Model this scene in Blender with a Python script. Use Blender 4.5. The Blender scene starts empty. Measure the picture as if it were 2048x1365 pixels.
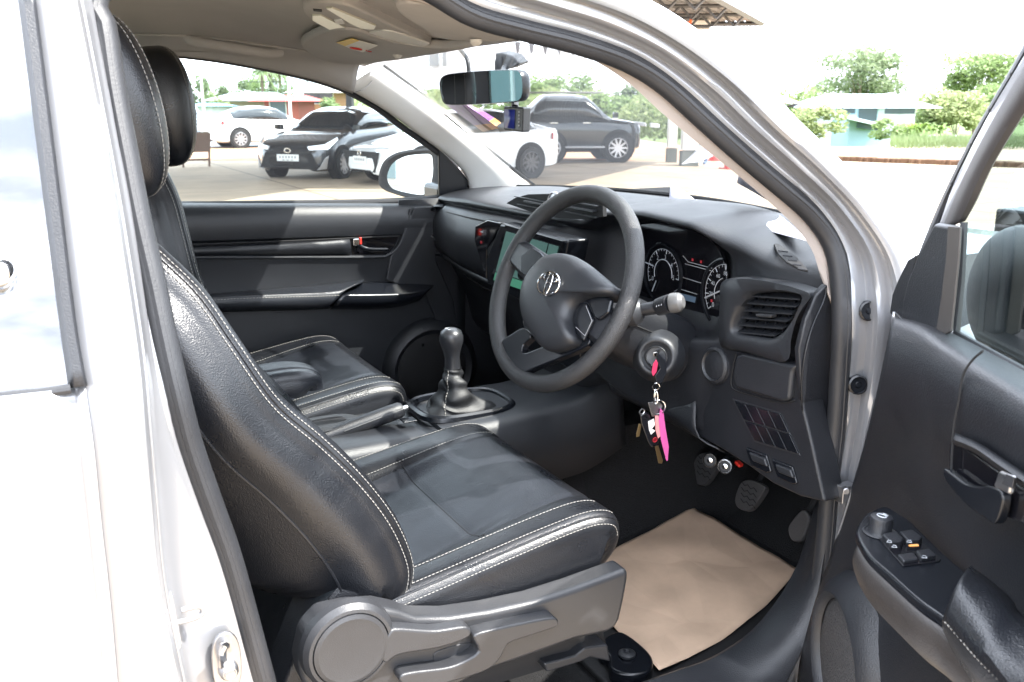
import bpy, bmesh, math, random
from mathutils import Vector as V, Matrix, noise
random.seed(7)
sc = bpy.context.scene
COL = sc.collection
# ------------------------------------------------------------------ camera
FPX, HOR = 1850.0, 205.0
YAW = math.radians(28.2)
PIT = math.atan((682.5 - HOR) / FPX)
DH = V((math.sin(YAW), math.cos(YAW), 0)); RT = V((math.cos(YAW), -math.sin(YAW), 0)); ZZ = V((0, 0, 1))
FW = DH * math.cos(PIT) - ZZ * math.sin(PIT); UP = DH * math.sin(PIT) + ZZ * math.cos(PIT)
CAM = V((-.869, -1.776, 1.6))
cd = bpy.data.cameras.new('camera'); cam = bpy.data.objects.new('camera', cd); COL.objects.link(cam)
cd.sensor_width = 36; cd.lens = FPX / 2048 * 36; cd.clip_start = .02; cd.clip_end = 3000
m = Matrix((RT, UP, -FW)).transposed().to_4x4(); m.translation = CAM; cam.matrix_world = m
cd.dof.use_dof = True; cd.dof.focus_distance = 1.75; cd.dof.aperture_fstop = 11
sc.camera = cam
# ------------------------------------------------------------------ world and sun
SUND = V((0.45, -0.42, 0.84)).normalized()
w = bpy.data.worlds.new('World'); sc.world = w; w.use_nodes = True
nt = w.node_tree; nt.nodes.clear()
out = nt.nodes.new('ShaderNodeOutputWorld'); bg = nt.nodes.new('ShaderNodeBackground'); sky = nt.nodes.new('ShaderNodeTexSky')
sky.sky_type = 'NISHITA'; sky.sun_disc = False
sky.sun_elevation = math.asin(SUND.z); sky.sun_rotation = math.atan2(SUND.x, SUND.y)
sky.dust_density = 3.0; sky.air_density = 1.0
# broken cloud cover mixed into the sky
tc = nt.nodes.new('ShaderNodeTexCoord'); mp = nt.nodes.new('ShaderNodeMapping'); mp.inputs['Scale'].default_value = (1, 1, 3.2)
ns = nt.nodes.new('ShaderNodeTexNoise'); ns.inputs['Scale'].default_value = 2.6; ns.inputs['Detail'].default_value = 6
rp = nt.nodes.new('ShaderNodeValToRGB'); rp.color_ramp.elements[0].position = .22; rp.color_ramp.elements[1].position = .50
mx = nt.nodes.new('ShaderNodeMixRGB')
n2 = nt.nodes.new('ShaderNodeTexNoise'); n2.inputs['Scale'].default_value = 5.5; n2.inputs['Detail'].default_value = 5
r2 = nt.nodes.new('ShaderNodeValToRGB'); r2.color_ramp.elements[0].position = .38; r2.color_ramp.elements[1].position = .64
r2.color_ramp.elements[0].color = (.40, .44, .52, 1); r2.color_ramp.elements[1].color = (1, 1.05, 1.14, 1)
vm = nt.nodes.new('ShaderNodeVectorMath'); vm.operation = 'SCALE'; vm.inputs['Scale'].default_value = 13.5
nt.links.new(n2.outputs[0], r2.inputs[0]); nt.links.new(r2.outputs[0], vm.inputs[0]); nt.links.new(vm.outputs[0], mx.inputs[2])
nt.links.new(tc.outputs['Generated'], mp.inputs[0]); nt.links.new(mp.outputs[0], ns.inputs[0]); nt.links.new(mp.outputs[0], n2.inputs[0]); nt.links.new(ns.outputs[0], rp.inputs[0])
nt.links.new(rp.outputs[0], mx.inputs[0]); nt.links.new(sky.outputs[0], mx.inputs[1]); nt.links.new(mx.outputs[0], bg.inputs[0])
nt.links.new(bg.outputs[0], out.inputs[0]); bg.inputs[1].default_value = .13
sl = bpy.data.lights.new('sun', 'SUN'); sun = bpy.data.objects.new('sun', sl); COL.objects.link(sun)
sl.energy = 2.8; sl.angle = math.radians(.6); sl.color = (1, .955, .89)
sun.rotation_euler = SUND.to_track_quat('Z', 'Y').to_euler()
sc.view_settings.view_transform = 'Standard'; sc.view_settings.look = 'None'; sc.view_settings.exposure = 2.48
sc.cycles.max_bounces = 8; sc.cycles.transparent_max_bounces = 16; sc.cycles.sample_clamp_indirect = 8
sc.cycles.caustics_reflective = False; sc.cycles.caustics_refractive = False
# ------------------------------------------------------------------ pixel rays onto real planes
def ray(px, py): return FW + RT * ((px - 1024) / FPX) + UP * ((682.5 - py) / FPX)
def PP(px, py, p0, n):
    r = ray(px, py); return CAM + r * (n.dot(p0 - CAM) / n.dot(r))
def P(px, py, x=None, y=None, z=None):
    if x is not None: return PP(px, py, V((x, 0, 0)), V((1, 0, 0)))
    if y is not None: return PP(px, py, V((0, y, 0)), V((0, 1, 0)))
    return PP(px, py, V((0, 0, z)), V((0, 0, 1)))
def L(pts, **k): return [P(a, b, **k) for a, b in pts]
NS = V((0, 1, -1 / 3.0)).normalized()
def PS(px, py, off=0):                       # right body side: upright below the waist, leaning in above
    q = P(px, py, y=-.74 - off)
    if q.z > 1.3: q = PP(px, py, V((0, -.74 - off, 1.3)), NS)
    return q
def LS(pts, off=0): return [PS(a, b, off) for a, b in pts]
def Q(a, b, z=0): return V((CAM.x, CAM.y, 0)) + DH * a + RT * b + ZZ * z     # metres ahead, metres right
# ------------------------------------------------------------------ materials
def mat(name, col, rough=.5, metal=0, bump=0, bscale=200, coat=0, spec=.5, var=0, vscale=6, kind='noise', trans=0, sheen=0, bdist=.002):
    m = bpy.data.materials.new(name); m.use_nodes = True; t = m.node_tree; b = t.nodes['Principled BSDF']
    b.inputs['Base Color'].default_value = (*col, 1); b.inputs['Roughness'].default_value = rough; b.inputs['Metallic'].default_value = metal
    b.inputs['Coat Weight'].default_value = coat; b.inputs['Specular IOR Level'].default_value = spec; b.inputs['Sheen Weight'].default_value = sheen
    tc = t.nodes.new('ShaderNodeTexCoord')
    if var:
        n = t.nodes.new('ShaderNodeTexNoise'); n.inputs['Scale'].default_value = vscale; n.inputs['Detail'].default_value = 8; n.inputs['Roughness'].default_value = .6
        r = t.nodes.new('ShaderNodeValToRGB'); r.color_ramp.elements[0].position = .3; r.color_ramp.elements[1].position = .72
        r.color_ramp.elements[0].color = (*[c * (1 - var) for c in col], 1); r.color_ramp.elements[1].color = (*[min(1, c * (1 + var)) for c in col], 1)
        t.links.new(tc.outputs['Object'], n.inputs[0]); t.links.new(n.outputs[0], r.inputs[0]); t.links.new(r.outputs[0], b.inputs['Base Color'])
        rr = t.nodes.new('ShaderNodeMapRange'); rr.inputs[3].default_value = max(0, rough - .07); rr.inputs[4].default_value = min(1, rough + .08)
        t.links.new(n.outputs[0], rr.inputs[0]); t.links.new(rr.outputs[0], b.inputs['Roughness'])
    if bump:
        if kind == 'voro':
            n = t.nodes.new('ShaderNodeTexVoronoi'); n.feature = 'DISTANCE_TO_EDGE'
        else: n = t.nodes.new('ShaderNodeTexNoise'); n.inputs['Detail'].default_value = 3
        n.inputs['Scale'].default_value = bscale
        bp = t.nodes.new('ShaderNodeBump'); bp.inputs['Strength'].default_value = bump; bp.inputs['Distance'].default_value = bdist
        t.links.new(tc.outputs['Object'], n.inputs[0]); t.links.new(n.outputs[0], bp.inputs['Height']); t.links.new(bp.outputs[0], b.inputs['Normal'])
    return m
def leather(name, col, rough):
    m = mat(name, col, rough, spec=.5); t = m.node_tree; b = t.nodes['Principled BSDF']; tc = t.nodes.new('ShaderNodeTexCoord')
    v = t.nodes.new('ShaderNodeTexVoronoi'); v.inputs['Scale'].default_value = 620; v.feature = 'SMOOTH_F1'
    n = t.nodes.new('ShaderNodeTexNoise'); n.inputs['Scale'].default_value = 16; n.inputs['Detail'].default_value = 5
    n.inputs['Distortion'].default_value = .6
    b1 = t.nodes.new('ShaderNodeBump'); b1.inputs['Strength'].default_value = .5; b1.inputs['Distance'].default_value = .0008
    b2 = t.nodes.new('ShaderNodeBump'); b2.inputs['Strength'].default_value = .14; b2.inputs['Distance'].default_value = .005
    for a in (v, n): t.links.new(tc.outputs['Object'], a.inputs['Vector'])
    t.links.new(v.outputs['Distance'], b1.inputs['Height']); t.links.new(n.outputs[0], b2.inputs['Height']); t.links.new(b2.outputs[0], b1.inputs['Normal'])
    t.links.new(b1.outputs[0], b.inputs['Normal'])
    rr = t.nodes.new('ShaderNodeMapRange'); rr.inputs[1].default_value = .3; rr.inputs[2].default_value = .7; rr.inputs[3].default_value = rough - .07; rr.inputs[4].default_value = rough + .08
    t.links.new(n.outputs[0], rr.inputs[0]); t.links.new(rr.outputs[0], b.inputs['Roughness'])
    return m
def glass(name, tint=(1, 1, 1), veil=0.0, gl=1.0, veilcol=(.8, .82, .85)):
    m = bpy.data.materials.new(name); m.use_nodes = True; t = m.node_tree; t.nodes.clear()
    o = t.nodes.new('ShaderNodeOutputMaterial'); tr = t.nodes.new('ShaderNodeBsdfTransparent'); tr.inputs[0].default_value = (*tint, 1)
    g = t.nodes.new('ShaderNodeBsdfGlossy'); g.inputs['Roughness'].default_value = .005
    f = t.nodes.new('ShaderNodeFresnel'); f.inputs[0].default_value = 1.5
    mm = t.nodes.new('ShaderNodeMath'); mm.operation = 'MULTIPLY'; mm.inputs[1].default_value = gl
    x = t.nodes.new('ShaderNodeMixShader'); t.links.new(f.outputs[0], mm.inputs[0]); t.links.new(mm.outputs[0], x.inputs[0])
    if veil:  # pale scatter layer stands in for veiling glare on the glass
        df = t.nodes.new('ShaderNodeBsdfTranslucent'); df.inputs[0].default_value = (*veilcol, 1)
        df2 = t.nodes.new('ShaderNodeBsdfDiffuse'); df2.inputs[0].default_value = (*veilcol, 1)
        xx = t.nodes.new('ShaderNodeMixShader'); t.links.new(df.outputs[0], xx.inputs[1]); t.links.new(df2.outputs[0], xx.inputs[2])
        y = t.nodes.new('ShaderNodeMixShader'); y.inputs[0].default_value = veil
        tc = t.nodes.new('ShaderNodeTexCoord'); n = t.nodes.new('ShaderNodeTexNoise'); n.inputs['Scale'].default_value = 3; n.inputs['Detail'].default_value = 5
        r = t.nodes.new('ShaderNodeMapRange'); r.inputs[1].default_value = .25; r.inputs[2].default_value = .75; r.inputs[3].default_value = veil * .6; r.inputs[4].default_value = veil * 1.4
        t.links.new(tc.outputs['Object'], n.inputs[0]); t.links.new(n.outputs[0], r.inputs[0]); t.links.new(r.outputs[0], y.inputs[0])
        t.links.new(tr.outputs[0], y.inputs[1]); t.links.new(xx.outputs[0], y.inputs[2]); t.links.new(y.outputs[0], x.inputs[1])
    else: t.links.new(tr.outputs[0], x.inputs[1])
    t.links.new(g.outputs[0], x.inputs[2]); t.links.new(x.outputs[0], o.inputs[0]); return m
def emis(name, col, s):
    m = mat(name, col, .3); b = m.node_tree.nodes['Principled BSDF']; b.inputs['Emission Color'].default_value = (*col, 1); b.inputs['Emission Strength'].default_value = s; return m
M = dict(
    leather=leather('black_leather', (.0075, .0083, .0105), .31),
    leather2=leather('black_perforated_leather', (.011, .0128, .017), .40),
    plastic=mat('black_grained_plastic', (.0115, .0125, .0155), .41, bump=.35, bscale=520, spec=.5, var=.12, vscale=14),
    plastic2=mat('charcoal_plastic', (.0165, .018, .0215), .42, bump=.3, bscale=600, var=.10, vscale=10),
    grey=mat('grey_seat_plastic', (.027, .028, .031), .36, bump=.2, bscale=700, var=.10, vscale=12),
    smooth=mat('smooth_black_plastic', (.005, .006, .0085), .27),
    gloss=mat('gloss_black', (.006, .006, .008), .07, coat=.5),
    matte=mat('matte_black', (.006, .006, .007), .8),
    rubber=mat('seal_rubber', (.020, .021, .024), .48, bump=.15, bscale=300, var=.2, vscale=9),
    carpet=mat('floor_carpet', (.010, .010, .0112), .95, bump=1, bscale=420, var=.45, vscale=160, bdist=.006),
    matr=mat('rubber_mat', (.010, .010, .011), .6, bump=.3, bscale=150),
    headl=mat('headliner_fabric', (.44, .425, .415), .9, bump=.3, bscale=700, var=.05, vscale=9),
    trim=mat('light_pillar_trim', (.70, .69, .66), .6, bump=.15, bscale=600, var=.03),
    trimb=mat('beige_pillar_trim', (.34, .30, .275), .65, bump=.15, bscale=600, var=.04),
    paint=mat('silver_paint', (.28, .285, .30), .30, metal=.5, coat=.6, bump=.02, bscale=1500, var=.02, vscale=3),
    chrome=mat('chrome', (.75, .75, .76), .09, metal=1),
    steel=mat('brushed_steel', (.42, .42, .43), .34, metal=1, var=.12, vscale=30),
    mirror=mat('mirror_glass', (.60, .63, .66), .01, metal=1),
    stitch=mat('grey_thread', (.26, .25, .23), .7),
    kraft=mat('kraft_paper', (.58, .415, .295), .8, bump=.35, bscale=6, var=.20, vscale=5, kind='voro', bdist=.02),
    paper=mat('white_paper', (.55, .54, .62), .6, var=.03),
    lens=mat('cream_lens', (.62, .60, .50), .35),
    red=mat('red_plastic', (.55, .03, .02), .4), pink=mat('pink_tag', (.58, .10, .32), .4), wine=mat('wine_leather', (.30, .02, .06), .4),
    brass=mat('brass_key', (.55, .40, .20), .3, metal=1), yellow=mat('yellow_label', (.80, .55, .10), .6), white=mat('white_label', (.8, .78, .74), .6),
    purple=mat('purple_sticker', (.30, .12, .36), .5, var=.35, vscale=60), orange=mat('orange_label', (.8, .35, .1), .5),
    ink=mat('white_print', (.42, .44, .47), .5), greyink=mat('grey_print', (.25, .25, .26), .5), redlamp=emis('red_telltale', (.35, .02, .03), .06),
    gaiter=leather('gaiter_leather', (.010, .0105, .012), .5), screen=emis('lit_green_screen', (.08, .16, .14), .07), screen2=emis('bright_green_screen', (.06, .22, .14), .10),
    lcd=emis('dim_lcd', (.06, .09, .13), .10), blue=emis('blue_camera_screen', (.01, .015, .09), .15),
    wind=glass('windscreen_glass', (.95, .98, .97), .016, .5), side=glass('side_glass', (.74, .81, .80), .02, .8),
    dglass=glass('tinted_door_glass', (.50, .60, .60), .0, .35), rglass=glass('rear_glass', (.05, .06, .07), .02, 6.0, (.7, .8, .9)),
)
# ------------------------------------------------------------------ mesh helpers
def tag(o, label=None, cat=None, group=None, kind=None):
    if label: o['label'] = label
    if cat: o['category'] = cat
    if group: o['group'] = group
    if kind: o['kind'] = kind
    return o
def empty(name, loc, rz=0, **k):
    o = bpy.data.objects.new(name, None); COL.objects.link(o); o.location = loc; o.rotation_euler = (0, 0, rz); o.empty_display_size = .1
    return tag(o, **k)
class MB:
    def __init__(s): s.v = []; s.f = []; s.m = []
    def add(s, vs, fs, mi=0):
        o = len(s.v); s.v += [tuple(v) for v in vs]; s.f += [tuple(i + o for i in f) for f in fs]; s.m += [mi] * len(fs); return s
    def grid(s, rows, cu=False, cv=False, mi=0, cap=False):
        nr, nc = len(rows), len(rows[0]); vs = [p for r in rows for p in r]; fs = []
        for i in range(nr if cu else nr - 1):
            for j in range(nc if cv else nc - 1):
                a = i * nc + j; b = i * nc + (j + 1) % nc; c = ((i + 1) % nr) * nc + (j + 1) % nc; d = ((i + 1) % nr) * nc + j
                fs.append((a, b, c, d))
        if cap: fs.append(tuple(range(nc))[::-1]); fs.append(tuple((nr - 1) * nc + j for j in range(nc)))
        return s.add(vs, fs, mi)
    def box(s, c, size, rot=None, mi=0):
        c = V(c); h = [x / 2 for x in size]; R = rot if rot is not None else Matrix.Identity(3)
        vs = [c + R @ V((sx * h[0], sy * h[1], sz * h[2])) for sx in (-1, 1) for sy in (-1, 1) for sz in (-1, 1)]
        return s.add(vs, [(0, 1, 3, 2), (4, 6, 7, 5), (0, 4, 5, 1), (2, 3, 7, 6), (0, 2, 6, 4), (1, 5, 7, 3)], mi)
    def tube(s, path, r, seg=10, closed=False, mi=0, flat=None, cap=True):
        path = [V(p) for p in path]; n = len(path); rows = []; up = None
        for i in range(n):
            a = path[(i - 1) % n] if (closed or i > 0) else path[0]; b = path[(i + 1) % n] if (closed or i < n - 1) else path[-1]
            t = (b - a).normalized()
            if up is None: up = V((0, 0, 1)) if abs(t.z) < .9 else V((1, 0, 0))
            if flat is not None: up = V(flat)
            side = t.cross(up).normalized(); u2 = side.cross(t).normalized()
            if flat is None: up = u2
            rr = r[i] if isinstance(r, (list, tuple)) else r
            ra, rb = rr if isinstance(rr, (list, tuple)) else (rr, rr)
            rows.append([path[i] + side * (ra * math.cos(k / seg * 2 * math.pi)) + u2 * (rb * math.sin(k / seg * 2 * math.pi)) for k in range(seg)])
        return s.grid(rows, cu=closed, cv=True, mi=mi, cap=(cap and not closed))
    def lathe(s, prof, org, ax, seg=32, mi=0, cap=True):
        ax = V(ax).normalized(); u = ax.orthogonal().normalized(); v = ax.cross(u); org = V(org)
        rows = [[org + ax * h + (u * math.cos(k / seg * 2 * math.pi) + v * math.sin(k / seg * 2 * math.pi)) * r for k in range(seg)] for r, h in prof]
        return s.grid(rows, cv=True, mi=mi, cap=cap)
    def prism(s, pts, vec, mi=0):
        pts = [V(p) for p in pts]; vec = V(vec); n = len(pts)
        return s.add(pts + [p + vec for p in pts], [tuple(range(n))[::-1], tuple(range(n, 2 * n))] + [(i, (i + 1) % n, n + (i + 1) % n, n + i) for i in range(n)], mi)
    def build(s, name, mats, parent=None, smooth=35, sub=0, solid=0, bevel=0, bseg=3, off=0):
        me = bpy.data.meshes.new(name); me.from_pydata(s.v, [], s.f)
        mats = mats if isinstance(mats, (list, tuple)) else [mats]
        for q in mats: me.materials.append(M[q] if isinstance(q, str) else q)
        me.polygons.foreach_set('material_index', s.m)
        bm = bmesh.new(); bm.from_mesh(me); bmesh.ops.recalc_face_normals(bm, faces=bm.faces); bm.to_mesh(me); bm.free()
        if smooth: me.shade_smooth(); 
        if smooth and smooth < 180: me.set_sharp_from_angle(angle=math.radians(smooth))
        o = bpy.data.objects.new(name, me); COL.objects.link(o)
        if solid: q = o.modifiers.new('s', 'SOLIDIFY'); q.thickness = solid; q.offset = off
        if bevel: q = o.modifiers.new('b', 'BEVEL'); q.width = bevel; q.segments = bseg; q.harden_normals = bool(smooth); q.limit_method = 'ANGLE'; q.angle_limit = math.radians(30)
        if sub: q = o.modifiers.new('u', 'SUBSURF'); q.levels = sub; q.render_levels = sub
        if parent: o.parent = parent; o.matrix_parent_inverse = Matrix.Identity(4)
        return o
def crm(pts, n, closed=False):            # smooth curve through the points, evenly spaced
    pts = [V(p) for p in pts]; m_ = len(pts); d = []
    rng = range(m_ if closed else m_ - 1)
    for i in rng:
        p1, p2 = pts[i], pts[(i + 1) % m_]
        p0 = pts[(i - 1) % m_] if (closed or i > 0) else p1 * 2 - p2
        p3 = pts[(i + 2) % m_] if (closed or i < m_ - 2) else p2 * 2 - p1
        for k in range(12):
            t = k / 12; d.append(.5 * ((2 * p1) + (p2 - p0) * t + (2 * p0 - 5 * p1 + 4 * p2 - p3) * t * t + (3 * p1 - p0 - 3 * p2 + p3) * t ** 3))
    d.append(pts[0].copy() if closed else pts[-1]); ln = [0]
    for i in range(1, len(d)): ln.append(ln[-1] + (d[i] - d[i - 1]).length)
    o = []; j = 0; N = n if closed else n - 1
    for k in range(n):
        t = ln[-1] * k / N
        while j < len(ln) - 2 and ln[j + 1] < t: j += 1
        s_ = ln[j + 1] - ln[j]; o.append(d[j].lerp(d[j + 1], min(1, max(0, (t - ln[j]) / s_)) if s_ > 1e-9 else 0))
    return o
def loft(name, curves, mt, parent, n=28, rows=0, solid=.003, off=0, smooth=40, closed=False, **k):
    cs = [crm(c, n, closed) for c in curves]
    if rows:
        cols = [crm([c[j] for c in cs], rows) for j in range(n)]; cs = [[cols[j][i] for j in range(n)] for i in range(rows)]
    return MB().grid(cs, cv=closed).build(name, mt, parent, smooth=smooth, solid=solid, off=off, **k)
def prism(name, pts, vec, mt, parent, bevel=.003, curve=0, **k):
    if curve: pts = crm(pts, curve, True)
    return MB().prism(pts, vec).build(name, mt, parent, bevel=bevel, **k)
def tube(name, path, r, mt, parent, n=0, seg=10, closed=False, flat=None, **k):
    if n: path = crm(path, n, closed)
    return MB().tube(path, r, seg, closed, flat=flat).build(name, mt, parent, **k)
def stitches(name, paths, parent, step=.0065, r=.00065, mt='stitch'):
    for path in paths:
        b = MB(); tot = sum((V(path[i + 1]) - V(path[i])).length for i in range(len(path) - 1)); n = max(2, int(tot / step)); q = crm(path, 2 * n + 1)
        for i in range(n):
            a, c = q[2 * i], q[2 * i + 1]; c = a + (c - a) * 1.45
            b.tube([a, a.lerp(c, .5), c], [r * .6, r * 1.15, r * .6], 5)
        b.build(name, mt, parent)
def crk(pts, k):                       # smooth curve, k steps per given point, ends kept
    pts = [V(p) for p in pts]; m_ = len(pts); o = []
    for i in range(m_ - 1):
        p1, p2 = pts[i], pts[i + 1]; p0 = pts[i - 1] if i > 0 else p1 * 2 - p2; p3 = pts[i + 2] if i < m_ - 2 else p2 * 2 - p1
        for j in range(k):
            t = j / k; o.append(.5 * ((2 * p1) + (p2 - p0) * t + (2 * p0 - 5 * p1 + 4 * p2 - p3) * t * t + (3 * p1 - p0 - 3 * p2 + p3) * t ** 3))
    return o + [pts[-1]]
def aloft(name, curves, mt, parent, kx=6, ky=3, solid=.003, smooth=50, **k): # loft whose rows share their columns
    cs = [crk(c, kx) for c in curves]; cols = [crk([c[j] for c in cs], ky) for j in range(len(cs[0]))]
    return MB().grid(cols).build(name, mt, parent, smooth=smooth, solid=solid, off=0, **k)
def ell(c, a, b, n=40, p=2.0):
    o = []
    for i in range(n):
        t = i / n * 2 * math.pi; cc, ss = math.cos(t), math.sin(t)
        o.append(c + a * (math.copysign(abs(cc) ** (2 / p), cc)) + b * (math.copysign(abs(ss) ** (2 / p), ss)))
    return o
def text_into(mb, s, org, ux, uy, size, mi=0, lift=.0004):
    cu = bpy.data.curves.new('t', 'FONT'); cu.body = s; cu.size = size; cu.align_x = 'CENTER'; cu.align_y = 'CENTER'; cu.resolution_u = 3
    o = bpy.data.objects.new('t', cu); COL.objects.link(o); dg = bpy.context.evaluated_depsgraph_get(); me = bpy.data.meshes.new_from_object(o.evaluated_get(dg))
    nz = V(ux).cross(V(uy)).normalized()
    mb.add([V(org) + V(ux) * v.co.x + V(uy) * v.co.y + nz * lift for v in me.vertices], [tuple(p.vertices) for p in me.polygons], mi)
    bpy.data.objects.remove(o); bpy.data.curves.remove(cu); bpy.data.meshes.remove(me)
# ================================================================== THE TRUCK
T = empty('pickup_truck', (0, 0, 0), label='silver pickup truck with its driver door wide open, black leather cabin inside', cat='pickup truck')
# ---- right rear quarter and lock pillar
sealL = [(196, -20), (205, 60), (222, 180), (245, 300), (270, 430), (300, 560), (325, 680), (350, 790), (378, 896), (418, 1010), (460, 1130), (525, 1365), (560, 1480)]
sealR = [(840, -30), (942, 28), (1044, 58), (1147, 84), (1250, 120), (1328, 168), (1406, 238), (1484, 308), (1562, 374), (1620, 425), (1660, 479), (1678, 540), (1684, 640), (1680, 740), (1672, 860), (1660, 966), (1650, 1090), (1636, 1190), (1612, 1275), (1575, 1370), (1530, 1480)]
def sh(c, d): return [(x + d, y) for x, y in c]
def nrm(c, d):
    o = []
    for i, (x, y) in enumerate(c):
        a = c[max(0, i - 1)]; b = c[min(len(c) - 1, i + 1)]; tx, ty = b[0] - a[0], b[1] - a[1]; l = math.hypot(tx, ty)
        o.append((x + ty / l * d, y - tx / l * d))
    return o
ring = LS(sealL[::-1], -.006) + LS([(400, -140), (640, -110)], -.006) + LS(sealR, -.006) + [V((.05, -.772, .592)), V((-.3, -.76, .59)), V((-.52, -.745, .62))]
seal = tube('door_seal', ring, .0165, 'rubber', T, n=220, seg=12, closed=True)
rib = tube('seal_lip', [p + V((0, -.012, 0)) for p in ring], .006, 'rubber', T, n=220, seg=8, closed=True); rib.parent = seal
gap = [(158, -20), (205, 220), (243, 430), (285, 700), (300, 860), (312, 1000), (330, 1180), (375, 1400)]
strR = [(66, -20), (95, 200), (124, 430), (150, 630), (172, 772), (190, 900), (205, 1050), (222, 1200), (240, 1400)]
c_in = LS(sealL, -.02)
loft('lock_pillar', [LS(sh(sealL, 12), -.03), LS(sh(sealL, -8), .0), LS(sh(sealL, -30), .006), LS([(178, -20), (222, 220), (262, 430), (302, 700), (330, 860), (352, 1000), (384, 1180), (440, 1400)], .012),
     LS([(168, -20), (213, 220), (252, 430), (293, 700), (309, 860), (322, 1000), (342, 1180), (388, 1400)], .03), LS(gap, .062)], 'paint', T, n=60, rows=26)
outer = loft('rear_access_door', [LS(sh(gap, -3), .055), LS(sh(gap, -5), .088), LS(sh(gap, -12), .098), LS(sh(gap, -30), .102),
     LS([((a[0] + b[0]) / 2, (a[1] + b[1]) / 2) for a, b in zip(crm([(x, y, 0) for x, y in gap], 9), crm([(x, y, 0) for x, y in strR], 9))], .102),
     LS(strR, .102)], 'paint', T, n=60)
loft('lower_panel', [LS(strR[4:], .102), LS([(150, 776), (160, 900), (176, 1050), (192, 1200), (210, 1400)], .092), LS([(100, 782), (110, 900), (122, 1050), (135, 1200), (150, 1400)], .106), LS([(0, 793), (0, 900), (0, 1050), (0, 1200), (0, 1400)], .114), LS([(-300, 830), (-300, 950), (-300, 1100), (-300, 1250), (-300, 1400)], .118)], 'paint', outer, n=30)
g = LS([(38, -20), (66, 200), (95, 430), (122, 640), (138, 772), (0, 790), (-320, 835), (-420, -20)], .094)
MB().add(g, [tuple(range(8))]).build('rear_window', 'rglass', outer, smooth=0)
strip = loft('window_channel', [LS([(38, -20), (66, 200), (95, 430), (122, 640), (141, 776)], .096), LS([(48, -20), (76, 200), (105, 430), (132, 640), (152, 775)], .108), LS([(60, -20), (88, 200), (117, 430), (143, 640), (166, 773)], .108), LS([(68, -20), (96, 200), (125, 430), (151, 640), (174, 772)], .100)], 'plastic2', outer, n=24, solid=.004)
tube('window_molding', LS([(-320, 838), (0, 795), (80, 787), (141, 778)], .102), .005, 'rubber', outer, n=20)
# door handle of the access door, at the left edge
pull = MB(); pull.lathe([(.001, .03), (.010, .028), (.016, .018), (.017, .0)], PS(-6, 540, .10), (0, -1, 0), 20); pull.build('door_handle', 'chrome', outer)
# lock striker and hook on the pillar
st = prism('lock_striker', ell(PS(452, 1322, .018), V((.017, 0, 0)), V((0, 0, .040)), 28, 2.6), (0, -.006, 0), 'steel', T, bevel=.002)
b = MB(); b.lathe([(.001, .012), (.008, .012), (.011, .008), (.012, 0)], PS(456, 1338, .024), (0, -1, 0), 20); b.lathe([(.004, .013), (.006, .014), (.007, .012)], PS(456, 1338, .024), (0, -1, 0), 12); b.build('striker_bolt', 'steel', st)
b = MB(); b.tube(crm([PS(448, 1345, .022), PS(446, 1300, .045), PS(450, 1292, .045), PS(455, 1300, .022)], 14), .005, 8); b.build('striker_bar', 'chrome', st)
hk = MB(); hk.prism([PS(x, y, .03) for x, y in [(332, 1178), (340, 1176), (358, 1268), (352, 1292), (345, 1270)]], (0, -.02, 0)); hk.tube(crm([PS(x, y, .045) for x, y in [(352, 1246), (385, 1238), (404, 1228), (402, 1214), (380, 1216), (362, 1222)]], 24), .0035, 8); hk.build('pillar_hook', 'paint', T, bevel=.0015)
# ---- roof side and front pillar in silver
ext = [(960, -90), (1130, -60), (1285, 0), (1360, 40), (1492, 140), (1585, 234), (1698, 343), (1757, 413), (1819, 503), (1850, 600), (1840, 740), (1800, 880), (1760, 1010), (1730, 1120), (1700, 1260)]
inn = nrm(sealR[:-3], 13)
ci = crm([(x, y, 0) for x, y in inn], 16); ce = crm([(x, y, 0) for x, y in ext], 16)
# match the two edges point by point
def mixc(t, off): return LS([(a.x * (1 - t) + b.x * t, a.y * (1 - t) + b.y * t) for a, b in zip(ci, ce)], off)
fp = loft('front_pillar', [mixc(-.06, -.025), mixc(0, .0), mixc(.10, .010), mixc(.24, .013), mixc(.30, .024), mixc(.40, .040), mixc(.52, .044), mixc(.60, .048), mixc(.66, .064), mixc(.80, .070), mixc(.93, .070), mixc(1.0, .056), mixc(1.02, .02)], 'paint', T, n=90, rows=44)
for px, py in ((1738, 622), (1716, 770)):
    b = MB(); c = PS(px, py, .020); ax = V((-.45, -.88, .1)); b.lathe([(.0165, -.006), (.0165, .002), (.014, .004), (.013, .001), (.006, .0005), (.004, .003), (.001, .003)], c, ax, 28); b.build('rubber_plug', 'smooth', fp)
b = MB(); b.box(PS(1690, 985, .035), (.03, .02, .03)); b.lathe([(.001, .012), (.006, .012), (.006, 0)], PS(1690, 978, .05), (-.6, -.8, 0), 10); b.build('door_hinge', 'steel', fp, bevel=.003)
# beige trim inside the near pillar
bt_o = nrm(sealR[:13], -9); bt_i = [(700, -20), (870, 8), (1010, 45), (1105, 85), (1190, 120), (1262, 168), (1325, 225), (1400, 288), (1480, 352), (1552, 414), (1600, 462), (1628, 505), (1640, 545)]
loft('near_pillar_trim', [LS(bt_o, -.02), LS([((a[0] + b[0]) / 2, (a[1] + b[1]) / 2) for a, b in zip(bt_o, bt_i)], -.024), LS(bt_i, -.034), [p + V((0.03, .0, .0)) for p in LS(bt_i, -.040)]], 'trimb', T, n=60)
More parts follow.
